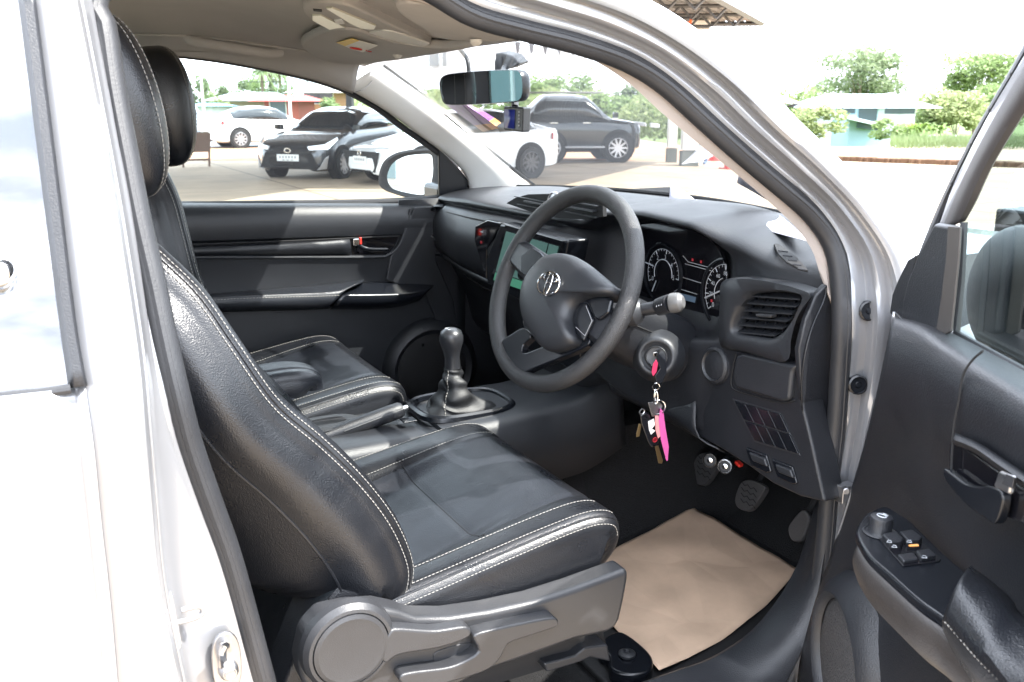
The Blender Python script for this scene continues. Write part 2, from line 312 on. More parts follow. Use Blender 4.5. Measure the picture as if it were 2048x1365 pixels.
# ---- headliner and roof skin
def hz(x, y):
    d = abs(y) / .585
    return 1.788 - .17 * max(0, x + .45) - (.022 + (.053 if y > 0 else .012) * min(1, max(0, -x) / .45)) * d ** 4 - .02 * max(0, -x - .7)
def PH(px, py, drop=0): # where the pixel's ray meets the headliner, some way below it
    r = ray(px, py); t = .6
    while t < 4:
        q = CAM + r * t
        if -.45 < q.y < .60 and q.z > hz(q.x, q.y) - drop: return q
        t += .002
    return CAM + r * 2.2
rows = []
for i in range(25):
    x = -1.45 + (1.45 + .005) * i / 24
    rows.append([V((x - (.04 * (abs(-.585 + 1.17 * j / 24) / .6) ** 2 if i == 24 else 0), -.585 + 1.17 * j / 24, hz(x, -.585 + 1.17 * j / 24))) for j in range(25)])
hl = MB().grid(rows).build('headliner', 'headl', T, solid=.006, off=1)
rows = [[V((-1.5 + 1.51 * i / 20, -.63 + 1.26 * j / 20, hz(-1.5 + 1.51 * i / 20, (-.63 + 1.26 * j / 20) * .93) + .022 + .012 * math.sin(math.pi * i / 20))) for j in range(21)] for i in range(21)]
MB().grid(rows).build('roof', 'paint', T, solid=.004)
# ---- far side: window surround, pillar trim, glass
wt = [(250, 108), (330, 108), (372, 111), (455, 122), (560, 142), (640, 162), (700, 184)]
def FY(px, py, z0=1.33): # far side plane, mirrored tumblehome
    n = V((0, 1, 1 / 3.2)).normalized(); return PP(px, py, V((0, .735, 1.33)), n)
rail = [FY(*p) for p in wt]
loft('roof_rail_trim', [[V((p.x - .0, p.y - .02, p.z - .004)) for p in rail], [V((p.x, p.y - .045, p.z + .015)) for p in rail], [V((p.x, .56, hz(p.x, .56) - .006)) for p in rail], [V((p.x, .50, hz(p.x, .5) - .002)) for p in rail]], 'headl', T, n=40, rows=14)
po = [(690, 172), (770, 219), (840, 270), (900, 315), (934, 352), (946, 392)]     # far pillar, window edge
pm = [(722, 150), (797, 200), (870, 256), (935, 308), (980, 350), (1006, 384)]
pi_ = [(752, 130), (828, 186), (903, 247), (972, 304), (1028, 348), (1062, 374)]  # windscreen edge
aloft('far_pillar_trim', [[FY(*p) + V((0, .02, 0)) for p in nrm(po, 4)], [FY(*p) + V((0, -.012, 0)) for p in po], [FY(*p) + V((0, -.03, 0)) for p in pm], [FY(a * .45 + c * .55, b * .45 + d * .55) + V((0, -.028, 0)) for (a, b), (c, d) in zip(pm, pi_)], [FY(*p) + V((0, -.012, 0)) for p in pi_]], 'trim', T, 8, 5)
tube('pillar_seam', [FY(*p) + V((0, -.030, 0)) for p in [(742, 140), (738, 160), (722, 178), (700, 186)]], .0012, 'greyink', T, seg=5)
tube('windscreen_edge', [FY(*p) + V((.02, -.008, 0)) for p in nrm(pi_, -1.5)] , .0035, 'matte', T, n=40)
fs = [(684, 176), (750, 212), (809, 256), (867, 297), (898, 323), (924, 352), (934, 386)]
tube('far_window_seal', [FY(*p) for p in wt] + [FY(*p) + V((0, .01, 0)) for p in fs] + [V((.10, .745, 1.325)), V((-.4, .745, 1.34)), V((-1.0, .745, 1.36))], .009, 'rubber', T, n=90, seg=8)
a = FY(250, 100); b = FY(700, 175); c = FY(905, 400)
MB().add([V((-1.1, .756, 1.31)), V((.26, .756, 1.31)), V((.26, .756, 1.33)), FY(940, 400) + V((0, .012, 0)), FY(926, 350) + V((0, .012, 0)), FY(867, 292) + V((0, .012, 0)), FY(700, 170) + V((0, .012, 0)), FY(560, 135) + V((0, .012, 0)), FY(250, 100) + V((-.4, .012, 0)), V((-1.1, .756, 1.36))], [tuple(range(10))]).build('passenger_window', 'side', T, smooth=0)
# sail panel of the far mirror
prism('mirror_sail', [FY(x, y) + V((0, -.004, 0)) for x, y in [(877, 300), (896, 318), (914, 334), (928, 356), (936, 384), (936, 400), (878, 404)]], (0, .012, 0), 'plastic', T, bevel=.003)
# ---- windscreen
def wsx(y, t): # t 0 base 1 header
    b0 = V((.60 - .25 * y * y, y * 1.00, 1.352 + .02 * (1 - (y / .7) ** 2))); k = .80
    h0 = V((.018 - .10 * y * y, y * k, 1.718 - .02 * (y / .7) ** 2)); q = b0.lerp(h0, t); q.x += .05 * math.sin(math.pi * t) * .6; q.z += .012 * math.sin(math.pi * t); return q
rows = [[wsx(-.70 + 1.40 * j / 20, i / 12) for j in range(21)] for i in range(13)]
WS = MB().grid(rows).build('windscreen', 'wind', T, smooth=180)
tube('windscreen_base_seal', [wsx(-.7 + 1.4 * j / 20, .0) + V((-.004, 0, .003)) for j in range(21)], .006, 'matte', T, seg=6)
MB().grid([[wsx(-.7 + 1.4 * j / 20, 0) + V((.008, 0, z)) for j in range(21)] for z in (-.008, -.15, -.32, -.45)]).build('scuttle', 'matte', T, solid=.004)
# cowl and bonnet (outside, ahead of the glass)
rows = [[V((x, -.78 + 1.56 * j / 12, 1.265 - .04 * (x - .6) - .08 * (abs(-1 + j / 6)) ** 3 - (.03 if x < .7 else .0))) for j in range(13)] for x in (.60, .72, .78, 1.0, 1.3, 1.6, 1.75)]
MB().grid(rows).build('bonnet', 'paint', T, solid=.004)
for y in (-.79, .79):
    b = MB(); rows = [[V((x, y * (1 + k * .02), z)) for x in (.48, .7, 1.0, 1.4, 1.75)] for k, z in ((0, 1.20), (3, 1.17), (5, 1.0), (4, .75), (2, .5))]
    b.grid(rows)
    b.build('front_wing', 'paint', T, solid=.004)
# ---- far body side, rear wall, floor
MB().grid([[V((x, .80 + .05 * math.sin(math.pi * k / 4), .42 + .90 * k / 4)) for x in (-1.5, -1, -.5, 0, .48)] for k in range(5)]).build('far_door_skin', 'paint', T, solid=.004)
b = MB(); b.box((-1.47, 0, .95), (.03, 1.5, .80)); b.box((-1.47, -.56, 1.53), (.03, .24, .40)); b.box((-1.47, .56, 1.53), (.03, .24, .40)); b.build('cab_rear_wall', 'plastic2', T, bevel=.005)
MB().box((-1.46, 0, 1.53), (.006, .9, .40)).build('rear_windscreen', 'dglass', T)
b = MB(); b.box((-1.08, -.73, .85), (.62, .03, .75)); b.box((-1.35, -.70, 1.45), (.2, .03, .45)); b.build('quarter_trim', 'plastic', T)
rows = []
for i in range(30):
    x = -1.45 + 2.45 * i / 29; z = .555 + (max(0, x - .62) ** 1.1) * 1.25; r = []
    for j in range(31):
        y = -.70 + 1.42 * j / 30; tz = .80 if x < .3 else .84
        hw_ = .19 - .05 * max(0, min(1, (x - .1) / .15)); s = max(0, min(1, (hw_ - abs(y - .02)) / .07)); s = s * s * (3 - 2 * s); r.append(V((x, y, max(z, z * (1 - s) + tz * s))))
    rows.append(r)
MB().grid(rows).build('cabin_floor', 'carpet', T, solid=.01, off=-1)
MB().grid([[V((x, y, z)) for z in (.52, .8, 1.1, 1.33)] for x, y in ((.10, .715), (.25, .712), (.4, .70), (.7, .69), (1.05, .69))]).build('footwell_side', 'plastic', T, solid=.006)
MB().grid([[V((x, y, z)) for z in (.52, .8, 1.1, 1.33)] for x, y in ((.33, -.70), (.5, -.69), (.7, -.69), (1.05, -.69))]).build('footwell_side', 'plastic', T, solid=.006)
b = MB(); b.box((1.02, 0, .88), (.02, 1.4, .66)); b.build('firewall', 'carpet', T)
b = MB(); b.grid([[V((x, y, z)) for x in (-1.45, -.8, -.2, .2, .6, 1.0)] for y, z in ((-.668, .545), (-.668, .58), (-.664, .60))]); b.build('sill_side', 'plastic', T)
# sill plate and kick panel by the driver's feet
sx = lambda c: (c.x, c.y, c.z)
si = [(-.95, -.655, .635), (-.55, -.655, .635), (-.2, -.655, .634)] + [sx(P(a, b, y=-.655)) for a, b in ((1330, 1350), (1420, 1318), (1500, 1266), (1560, 1195), (1598, 1125), (1620, 1060), (1634, 1005))]
so = [(-.95, -.79, .61), (-.55, -.79, .61), (-.2, -.79, .608)] + [sx(P(a, b, y=c)) for a, b, c in ((1530, 1420, -.785), (1575, 1360, -.775), (1612, 1280, -.765), (1634, 1200, -.755), (1648, 1110, -.745), (1656, 1050, -.74), (1662, 1000, -.735))]
dn = [(a[0] + .02 * (i > 5), a[1] + .012, a[2] - .10) for i, a in enumerate(si)]
sp_ = loft('sill_plate', [dn, [(a[0], a[1] + .006, a[2] - .02) for a in si], si, [(a[0], a[1] - .012, a[2] + .008) for a in si], [tuple(V(a).lerp(V(c), .6) + V((0, 0, .008))) for a, c in zip(si, so)], so], 'plastic', T, n=60)
b = MB()
for i in range(9): b.box((.03 - i * .012, -.70, .6305), (.003, .022, .004))
b.build('sill_ribs', 'smooth', sp_)
# outer painted sill
MB().grid([[V((x, y, z)) for x in (-1.5, -.6, 0, .25)] for y, z in ((-.785, .600), (-.80, .592), (-.83, .56), (-.86, .50), (-.84, .40))]).build('outer_sill', 'paint', T, solid=.003)
# ---- grab handle, visors, roof console
gh = [P(376, 74, y=.52), P(386, 82, y=.50), P(440, 92, y=.495), P(530, 106, y=.50), P(560, 104, y=.52)]
tube('grab_handle', gh, [(.013, .012)] * 40, 'headl', T, n=40, seg=12)
def overhead(name, pts, drop, th, mt_, par, bevel=.004, curve=0):
    return prism(name, [PH(a, b, drop) for a, b in pts], (0, 0, th), mt_, par, bevel=bevel, curve=curve)
v1 = overhead('sun_visor', [(602, 92), (640, 68), (700, 60), (790, 86), (880, 98), (955, 88), (950, 96), (860, 112), (760, 126), (690, 130), (640, 120)], .022, .018, 'headl', T, .007, 48)
v2 = overhead('sun_visor', [(812, 8), (1000, 30), (1062, 70), (1030, 82), (960, 84), (880, 78), (846, 60), (800, 28)], .018, .014, 'headl', T, .006, 40)
st = overhead('warning_label', [(703, 78), (755, 92), (722, 107), (673, 86)], .0275, .001, 'white', v1, 0)
overhead('label_band', [(703, 78), (718, 82), (690, 93), (673, 86)], .0290, .001, 'yellow', v1, 0)
b = MB(); c = PH(712, 98, .0292); ux = (PH(740, 94, .0292) - PH(700, 86, .0292)).normalized() * .8; uy = ux.cross(V((0, 0, 1))) * -1
b.tube(ell(c, ux * .016, uy * .016, 28), .0014, 5, True); b.tube([c - ux * .011 - uy * .011, c + ux * .011 + uy * .011], .0014, 5); b.tube([c + ux * .026 - uy * .008, c + ux * .034 + uy * .008, c + ux * .042 - uy * .002], .0012, 5); b.build('warning_symbol', 'red', v1)
for px, py in ((795, 106), (952, 79)): b = MB(); b.lathe([(.011, .0), (.011, .006), (.005, .012), (.001, .012)], PH(px, py, .02), (0, 0, -1), 14); b.build('visor_clip', 'trim', v1)
oc = overhead('roof_console', [(608, 14), (640, 6), (700, 14), (765, 44), (850, 84), (862, 92), (835, 98), (800, 101), (760, 86), (700, 74), (640, 52), (612, 32)], .016, .03, 'headl', T, .005, 52)
for pts in ([(625, 32), (642, 32), (704, 63), (696, 72), (662, 62), (625, 42)], [(652, 18), (664, 17), (752, 53), (748, 60), (722, 58), (700, 48)]): overhead('map_lamp_lens', pts, .019, .004, 'lens', oc, .001)
overhead('lamp_switch', [(668, 42), (684, 40), (690, 48), (674, 51)], .019, .004, 'trim', oc, .001)
overhead('microphone_slots', [(626, 19), (644, 21), (644, 25), (627, 23)], .0175, .002, 'matte', oc, 0)
overhead('sunglass_lid', [(722, 76), (770, 62), (845, 84), (858, 90), (832, 95), (806, 97), (760, 88)], .019, .004, 'trim', oc, .001, 30)
# ---- mirror on the glass
mn = V((-.915, -.40, -.03)).normalized(); mc = P(965, 176, x=.03)
def PM(px, py, o=0): return PP(px, py, mc + mn * o, mn)
mo = [(884, 158), (900, 149), (960, 143), (1030, 141), (1044, 150), (1047, 175), (1044, 196), (1030, 203), (960, 208), (896, 209), (886, 196), (882, 176)]
hs = MB(); o1 = crm([PM(*p) for p in mo], 56, True); cc = sum(o1, V()) / 56
def scl(r, k, sh_): return [cc + (p - cc) * k + sh_ for p in r]
hs.grid([scl(o1, .975, mn * -.001), scl(o1, 1.0, mn * .004), scl(o1, 1.03, mn * -.002), scl(o1, 1.035, mn * -.014), scl(o1, .93, mn * -.034), scl(o1, .6, mn * -.042), scl(o1, .02, mn * -.044)], cv=True)
im = hs.build('interior_mirror', 'smooth', T, smooth=50)
MB().add(scl(o1, .985, mn * .001), [tuple(range(56))]).build('mirror_glass', 'mirror', im, smooth=0)
b = MB(); b.tube(crm([cc + mn * -.04, P(1004, 156, x=.09), P(1010, 138, x=.12)], 10), .009, 10); b.build('mirror_arm', 'smooth', im)
tube('mirror_cable', [P(a, b, x=.07) for a, b in [(915, 92), (924, 104), (934, 118), (937, 134), (938, 150)]], .0045, 'rubber', T, n=20)
# ---- dash camera stuck to the glass: a thing of its own
dc = empty('dash_camera', P(1010, 140, x=.13), label='small black dash camera hanging under the cabin mirror with a blue screen', cat='dash camera')
def kid(o, par): o.parent = par; o.matrix_parent_inverse = par.matrix_basis.inverted(); return o
kid(prism('camera_mount', [P(a, b, x=.13) for a, b in [(991, 107), (1003, 106), (1025, 112), (1039, 127), (1036, 131), (1018, 139), (990, 124)]], (.035, .02, .006), 'plastic2', None, bevel=.003), dc)
b = MB(); b.lathe([(.012, 0), (.012, .02), (.008, .03)], P(1000, 142, x=.13), (0, 0, 1), 16); b.tube([P(1000, 142, x=.13), P(1030, 195, x=.10), P(1030, 215, x=.09)], .008, 10); kid(b.build('camera_stalk', 'plastic', None), dc)
q = [P(a, b, x=.07) for a, b in [(1007, 213), (1047, 215), (1045, 265), (1006, 260)]]
bx = kid(prism('camera_body', q, (.026, .014, 0), 'plastic', None, bevel=.004), dc)
e_ = (q[1] - q[0]); s_ = MB().add([q[0].lerp(q[1], .08) + (q[3] - q[0]) * .12 + V((-.001, 0, 0)), q[0].lerp(q[1], .60) + (q[3] - q[0]) * .12 + V((-.001, 0, 0)), q[3].lerp(q[2], .60) - (q[3] - q[0]) * .10 + V((-.001, 0, 0)), q[3].lerp(q[2], .08) - (q[3] - q[0]) * .10 + V((-.001, 0, 0))], [(0, 1, 2, 3)]).build('camera_screen', 'blue', None, solid=.0006)
kid(s_, dc)
b = MB()
for k in range(5): b.lathe([(.002, 0), (.002, .002), (.0005, .002)], q[0].lerp(q[1], .82) + (q[3] - q[0]) * (.2 + .14 * k), (-1, 0, 0), 8)
kid(b.build('camera_buttons', 'greyink', None), dc)
# ---- sticker on the windscreen
WP = V((.60, 0, 1.36)); WN = (V((.05, 0, 1.715)) - WP).cross(V((0, 1, 0))).normalized()
def PG(px, py, o=0): return PP(px, py, WP + WN * o, WN)
so_ = .035
stk = MB().add([PG(a, b, .02) for a, b in [(888, 207), (932, 210), (965, 233), (984, 247), (948, 251), (915, 226)]], [(0, 1, 2, 3, 4, 5)]).build('registration_sticker', 'purple', T)
MB().add([PG(a, b, .02) for a, b in [(984, 247), (997, 257), (966, 264), (948, 251)]], [(0, 1, 2, 3)]).build('sticker_band', 'orange', stk)
b = MB()
for k in range(3): b.tube([PG(905 + k * 22, 216 + k * 14, .018), PG(925 + k * 22, 215 + k * 14, .018)], .0012, 5)
b.build('sticker_lines', 'ink', stk)
# ---- far outside mirror
en = V((-.93, -.36, 0)).normalized(); ec = P(820, 350, x=.25)
def PE(px, py, o=0): return PP(px, py, ec + en * o, en)
hm = crm([PE(*p) for p in [(757, 364), (762, 334), (775, 316), (800, 304), (840, 298), (868, 298), (879, 312), (880, 350), (876, 396), (862, 402), (838, 402), (800, 392), (768, 380)]], 60, True)
gm = crm([PE(*p) for p in [(773, 358), (777, 339), (787, 325), (810, 313), (840, 309), (860, 310), (864, 324), (864, 350), (857, 380), (847, 389), (836, 390), (808, 385), (783, 377)]], 60, True)
ch = sum(hm, V()) / 60
hs = MB(); hs.grid([[p + en * -.006 for p in gm], [p + en * .004 for p in [a.lerp(c, .6) for a, c in zip(gm, hm)]], hm, [ch + (p - ch) * 1.02 - en * .04 for p in hm], [ch + (p - ch) * .85 - en * .10 for p in hm], [ch + (p - ch) * .3 - en * .13 for p in hm]], cv=True, cap=False)
ex = hs.build('outside_mirror', 'matte', T, smooth=50)
MB().add([p + en * -.003 for p in gm], [tuple(range(60))]).build('mirror_glass', 'mirror', ex, smooth=0)
b = MB(); b.box(V((.27, .80, 1.34)), (.07, .12, .05)); b.build('mirror_foot', 'smooth', ex, bevel=.015)
# ---- far door trim
def rowy(pts, y): return [P(a, b, y=y) for a, b in pts]
xs = [250, 345, 450, 560, 680, 800, 880, 930]
def hl_(y0, y1, y): return rowy([(x, y0 + (y1 - y0) * (x - 250) / 680) for x in xs], y)
fd = loft('passenger_door_trim', [hl_(404, 404, .752), hl_(408, 407, .735), hl_(411, 410, .715), hl_(418, 417, .700), hl_(436, 432, .690), hl_(464, 450, .688), hl_(486, 464, .694), hl_(492, 468, .706), hl_(512, 508, .706), hl_(516, 513, .694), hl_(524, 520, .697), hl_(560, 555, .703), hl_(600, 592, .703), hl_(640, 635, .700), hl_(720, 712, .697), hl_(800, 790, .695), hl_(880, 870, .70), hl_(980, 960, .71)], 'plastic2', T, n=30)
loft('door_trim_groove', [rowy([(300, 492), (450, 486), (600, 480), (800, 471)], .6885), rowy([(300, 496), (450, 489), (600, 483), (800, 474)], .6885)], 'matte', fd, n=14, solid=.002)
# pull strip, lower highlight ledge
loft('door_pull_strip', [rowy([(300, 496), (450, 490), (600, 483), (694, 476)], .703), rowy([(300, 501), (450, 496), (600, 489), (700, 482)], .684), rowy([(300, 510), (450, 507), (600, 503), (702, 500)], .684), rowy([(300, 516), (450, 514), (600, 513), (700, 512)], .700)], 'plastic', fd, n=20, rows=10)
tube('trim_ledge', rowy([(300, 516), (450, 515), (600, 515), (700, 515), (760, 514), (778, 510), (800, 488), (822, 418)], .692), .0045, 'plastic2', fd, n=40)
prism('handle_recess', rowy([(701, 474), (800, 469), (790, 490), (774, 511), (704, 511)], .7045), (0, -.003, 0), 'gloss', fd, bevel=.001)
b = MB(); b.box(P(712, 484, y=.694), (.022, .014, .020)); hb = b.build('door_release', 'chrome', fd, bevel=.003)
MB().box(P(720, 482, y=.690), (.007, .014, .020)).build('lock_tab', 'red', hb, bevel=.002)
tube('release_lever', rowy([(716, 490), (728, 497), (745, 500), (775, 500)], .690), [(.004, .006)] * 20, 'smooth', hb, n=20)
fpanel = prism('door_front_panel', rowy([(826, 414), (872, 412), (868, 450), (870, 520), (905, 600), (920, 700), (900, 760), (870, 640), (850, 590), (800, 570), (770, 560), (780, 512), (802, 480)], .696), (0, -.008, 0), 'plastic2', fd, bevel=.004)
# armrest
def arm(pts, y): return rowy(pts, y)
ar = aloft('door_armrest', [arm([(300, 600), (440, 588), (560, 578), (660, 569), (728, 560)], .70), arm([(300, 604), (450, 592), (560, 582), (660, 574), (722, 566)], .662), arm([(300, 602), (450, 593), (560, 588), (640, 585), (696, 578)], .630), arm([(300, 606), (450, 597), (560, 593), (636, 590), (684, 588)], .619), arm([(300, 626), (450, 618), (560, 615), (620, 614), (660, 612)], .622), arm([(300, 634), (450, 624), (560, 621), (620, 619), (658, 617)], .69)], 'leather2', fd)
stitches('armrest_stitching', [arm([(300, 605), (450, 594), (560, 590), (640, 588), (684, 586)], .6215), arm([(300, 609), (450, 599), (560, 595), (640, 593), (680, 591)], .6165)], ar, .008, .0009)
bz = aloft('switch_bezel', [arm([(700, 566), (760, 565), (820, 566), (868, 570)], .70), arm([(692, 580), (758, 577), (818, 576), (866, 574)], .662), arm([(684, 589), (754, 588), (814, 586), (860, 579)], .634), arm([(678, 594), (750, 594), (810, 591), (857, 582)], .628), arm([(666, 612), (742, 612), (800, 608), (842, 596)], .636), arm([(662, 618), (740, 618), (798, 613), (838, 601)], .695)], 'smooth', fd)
prism('window_switch', [P(a, b, z=1.066) for a, b in [(772, 573), (792, 573), (796, 578), (778, 579)]], (0, 0, .01), 'plastic', bz, bevel=.002)
loft('map_pocket', [arm([(655, 622), (750, 630), (850, 620), (890, 600)], .66), arm([(700, 665), (770, 672), (840, 660), (880, 630)], .655), arm([(740, 800), (790, 820), (850, 820), (900, 780)], .66)], 'matte', fd, n=20) if False else None
# speaker swelling and grille
b = MB(); c = P(868, 742, y=.665); b.lathe([(.155, -.035), (.150, -.022), (.135, -.006), (.125, .0), (.118, -.004), (.110, -.012)], c, (0, -1, 0), 48, cap=False); sk = b.build('speaker_surround', 'plastic2', fd)
b = MB(); b.lathe([(.110, -.012), (.10, -.006), (.06, -.002), (.001, -.001)], c, (0, -1, 0), 40); b.build('speaker_grille', 'matte', sk)
MB().box(c + V((-.035, -.004, .085)), (.006, .004, .008)).build('speaker_badge', 'chrome', sk)
# ================================================================== dashboard
SEC = {
 .72: [(.49, 1.350), (.42, 1.357), (.32, 1.352), (.245, 1.340), (.222, 1.327), (.232, 1.316), (.212, 1.306), (.196, 1.262), (.200, 1.205), (.216, 1.178), (.245, 1.150), (.30, 1.05), (.36, .92), (.6, .90)],
 .45: [(.55, 1.36), (.46, 1.374), (.33, 1.370), (.215, 1.354), (.195, 1.339), (.210, 1.326), (.182, 1.316), (.156, 1.262), (.160, 1.200), (.178, 1.170), (.22, 1.14), (.29, 1.04), (.36, .90), (.6, .88)],
 .15: [(.59, 1.365), (.50, 1.378), (.36, 1.374), (.225, 1.356), (.200, 1.343), (.215, 1.330), (.188, 1.320), (.165, 1.262), (.172, 1.190), (.19, 1.155), (.20, 1.10), (.22, 1.02), (.25, .95), (.5, .93)],
 .04: [(.60, 1.367), (.50, 1.379), (.37, 1.376), (.235, 1.357), (.210, 1.343), (.225, 1.330), (.200, 1.320), (.180, 1.262), (.182, 1.190), (.19, 1.155), (.20, 1.10), (.22, 1.02), (.25, .95), (.5, .93)],
 -.06: [(.60, 1.367), (.50, 1.383), (.37, 1.380), (.24, 1.356), (.222, 1.344), (.235, 1.332), (.27, 1.320), (.27, 1.262), (.25, 1.190), (.21, 1.160), (.20, 1.10), (.22, 1.02), (.25, .95), (.5, .93)],
 -.14: [(.59, 1.366), (.50, 1.388), (.38, 1.394), (.25, 1.382), (.226, 1.372), (.24, 1.362), (.32, 1.350), (.33, 1.262), (.30, 1.175), (.22, 1.160), (.205, 1.12), (.215, 1.05), (.245, 1.005), (.45, .98)],
 -.28: [(.58, 1.362), (.50, 1.390), (.38, 1.402), (.25, 1.396), (.222, 1.386), (.238, 1.376), (.32, 1.362), (.33, 1.262), (.30, 1.175), (.22, 1.160), (.205, 1.12), (.215, 1.03), (.245, .985), (.45, .97)],
 -.42: [(.56, 1.358), (.48, 1.384), (.38, 1.398), (.255, 1.390), (.228, 1.380), (.244, 1.370), (.32, 1.352), (.33, 1.262), (.30, 1.175), (.24, 1.160), (.232, 1.12), (.240, 1.03), (.262, .972), (.45, .96)],
 -.50: [(.545, 1.355), (.46, 1.370), (.38, 1.378), (.29, 1.368), (.262, 1.352), (.270, 1.335), (.278, 1.312), (.28, 1.25), (.268, 1.19), (.252, 1.162), (.250, 1.12), (.256, 1.03), (.275, .970), (.45, .955)],
 -.60: [(.52, 1.350), (.45, 1.352), (.38, 1.350), (.31, 1.340), (.285, 1.328), (.278, 1.312), (.275, 1.290), (.28, 1.24), (.275, 1.19), (.258, 1.162), (.256, 1.12), (.262, 1.03), (.283, .965), (.45, .95)],
 -.705: [(.50, 1.345), (.44, 1.344), (.38, 1.340), (.33, 1.332), (.312, 1.320), (.305, 1.305), (.303, 1.285), (.30, 1.24), (.290, 1.19), (.270, 1.162), (.268, 1.12), (.275, 1.03), (.300, .955), (.45, .94)]}
ys = sorted(SEC, reverse=True); NY = 120
def dline(k):
    o = []
    for j in range(NY):
        y = ys[0] + (ys[-1] - ys[0]) * j / (NY - 1); i = max(i for i in range(len(ys)) if ys[i] >= y - 1e-9); i = min(i, len(ys) - 2); t = (ys[i] - y) / (ys[i] - ys[i + 1]); t = t * t * (3 - 2 * t) * .5 + t * .5
        a, c = SEC[ys[i]][k], SEC[ys[i + 1]][k]; o.append(V((a[0] * (1 - t) + c[0] * t, y, a[1] * (1 - t) + c[1] * t)))
    return o
dl = [dline(k) for k in range(14)]
rows = [[crm([dl[k][j] for k in range(14)], 56)[i] for j in range(NY)] for i in range(56)] if False else None
cols = [crk([dl[k][j] for k in range(14)], 5) for j in range(NY)]
dash = MB().grid(cols).build('dashboard', 'plastic', T, smooth=50, solid=.004, off=-1)
# glove box shut lines and trim strip
def DY(px, py, y): return P(px, py, y=y)
tube('trim_strip', [V((.222, .70, 1.168)), V((.185, .45, 1.160)), V((.185, .28, 1.150)), V((.19, .16, 1.135))], [(.004, .006)] * 30, 'plastic2', dash, n=30)
b = MB(); b.tube(crm([V((.205, .66, 1.30)), V((.176, .45, 1.308)), V((.18, .24, 1.31))], 20), .0018, 5); b.tube(crm([V((.262, .66, 1.12)), V((.236, .45, 1.11)), V((.24, .20, 1.10)), V((.30, .20, .98))], 20), .0022, 5); b.build('glove_box_gap', 'matte', dash)
# far corner vent
vc = V((.205, .665, 1.262)); vn = V((-.9, -.42, 0)).normalized(); vu = V((-.42, .9, 0)).normalized()
b = MB(); o_ = lambda k, d: [vc + (p - vc) * k + vn * d for p in ell(vc, vu * .038, V((0, 0, .052)), 40, 2.8)]
b.grid([o_(1.06, -.012), o_(1.04, .004), o_(.96, .008), o_(.88, .004), o_(.84, -.02)], cv=True); vv = b.build('corner_vent', 'smooth', dash)
b = MB(); b.add(o_(.86, -.012), [tuple(range(40))]); b.build('vent_duct', 'matte', vv, smooth=0)
b = MB()
for k in range(5): b.box(vc + vn * -.004 + V((0, 0, -.034 + k * .017)), (.010, .060, .002), Matrix((vn, vu, V((0, 0, 1)))).transposed())
b.build('vent_slats', 'plastic2', vv)
# centre vents under the top pad, with clock between
cvp = [P(a, c, x=.196) for a, c in [(1012, 407), (1030, 396), (1056, 389), (1100, 388), (1160, 394), (1205, 410), (1206, 434), (1170, 440), (1119, 437), (1060, 424)]]
cv = prism('centre_vent', cvp, (.01, 0, 0), 'matte', dash, bevel=.001)
b = MB()
for (x0, x1, y0, y1) in ((1052, 1096, 404, 409), (1140, 1190, 415, 421)):
    b.box((P(x0, y0, x=.190) + P(x1, y1, x=.190)) / 2, (.014, abs(P(x0, y0, x=.19).y - P(x1, y1, x=.19).y), .004))
for (x0, x1, y0, y1) in ((1030, 1096, 397, 401), (1036, 1098, 412, 417), (1130, 1195, 404, 410), (1130, 1195, 427, 432)):
    b.box((P(x0, y0, x=.192) + P(x1, y1, x=.192)) / 2, (.006, abs(P(x0, y0, x=.19).y - P(x1, y1, x=.19).y), .002))
b.build('vent_slats', 'plastic2', cv)
ck = MB(); c = P(1106, 401, x=.188); ck.lathe([(.020, -.004), (.020, .002), (.016, .005), (.015, .002), (.001, .002)], c, (-1, 0, .2), 24); ck.build('vent_dial', 'steel', cv)
# centre screen pod
sq = [P(a, c, x=.146) for a, c in [(1010, 449), (1126, 482), (1098, 603), (980, 562)]]
pod = prism('screen_surround', [P(a, c, x=.149) for a, c in [(1000, 446), (1134, 481), (1108, 614), (1080, 622), (973, 568), (970, 520)]], (.06, 0, 0), 'smooth', dash, bevel=.008)
bz = prism('screen_bezel', sq, (.004, 0, 0), 'gloss', pod, bevel=.0015)
def sp(u, v, x): q = sq[0].lerp(sq[1], u).lerp(sq[3].lerp(sq[2], u), v); q.x = x; return q
for (u0, v0, u1, v1, mt) in ((.07, .10, .80, .80, 'screen'), (.07, .82, .80, .96, 'screen2'), (.82, .10, .97, .42, 'screen'), (.82, .45, .97, .96, 'screen2')):
    MB().add([sp(u0, v0, .1435), sp(u1, v0, .1435), sp(u1, v1, .1435), sp(u0, v1, .1435)], [(0, 1, 2, 3)]).build('lit_screen', mt, bz, smooth=0, solid=.0004)
gl = prism('gloss_panel', [P(a, c, x=.158) for a, c in [(950, 452), (975, 440), (1003, 446), (972, 500), (972, 560), (960, 520), (948, 480)]], (.02, 0, 0), 'gloss', dash, bevel=.003)
b = MB(); b.box(P(963, 464, x=.156), (.001, .016, .003)); b.build('panel_marking', 'ink', gl); MB().box(P(962, 485, x=.156), (.001, .006, .006)).build('warning_lamp', 'redlamp', gl)
# heater panel low in the centre
hp = prism('heater_panel', [V((.178, .125, 1.155)), V((.178, -.125, 1.155)), V((.19, -.12, 1.02)), V((.19, .12, 1.02))], (.02, 0, -.004), 'smooth', dash, bevel=.004)
b = MB()
for y in (-.075, 0, .075): b.lathe([(.024, 0), (.024, .010), (.020, .016), (.019, .014), (.001, .014)], V((.18, y, 1.10)), (-1, 0, .12), 28)
b.build('heater_dials', 'plastic2', hp)
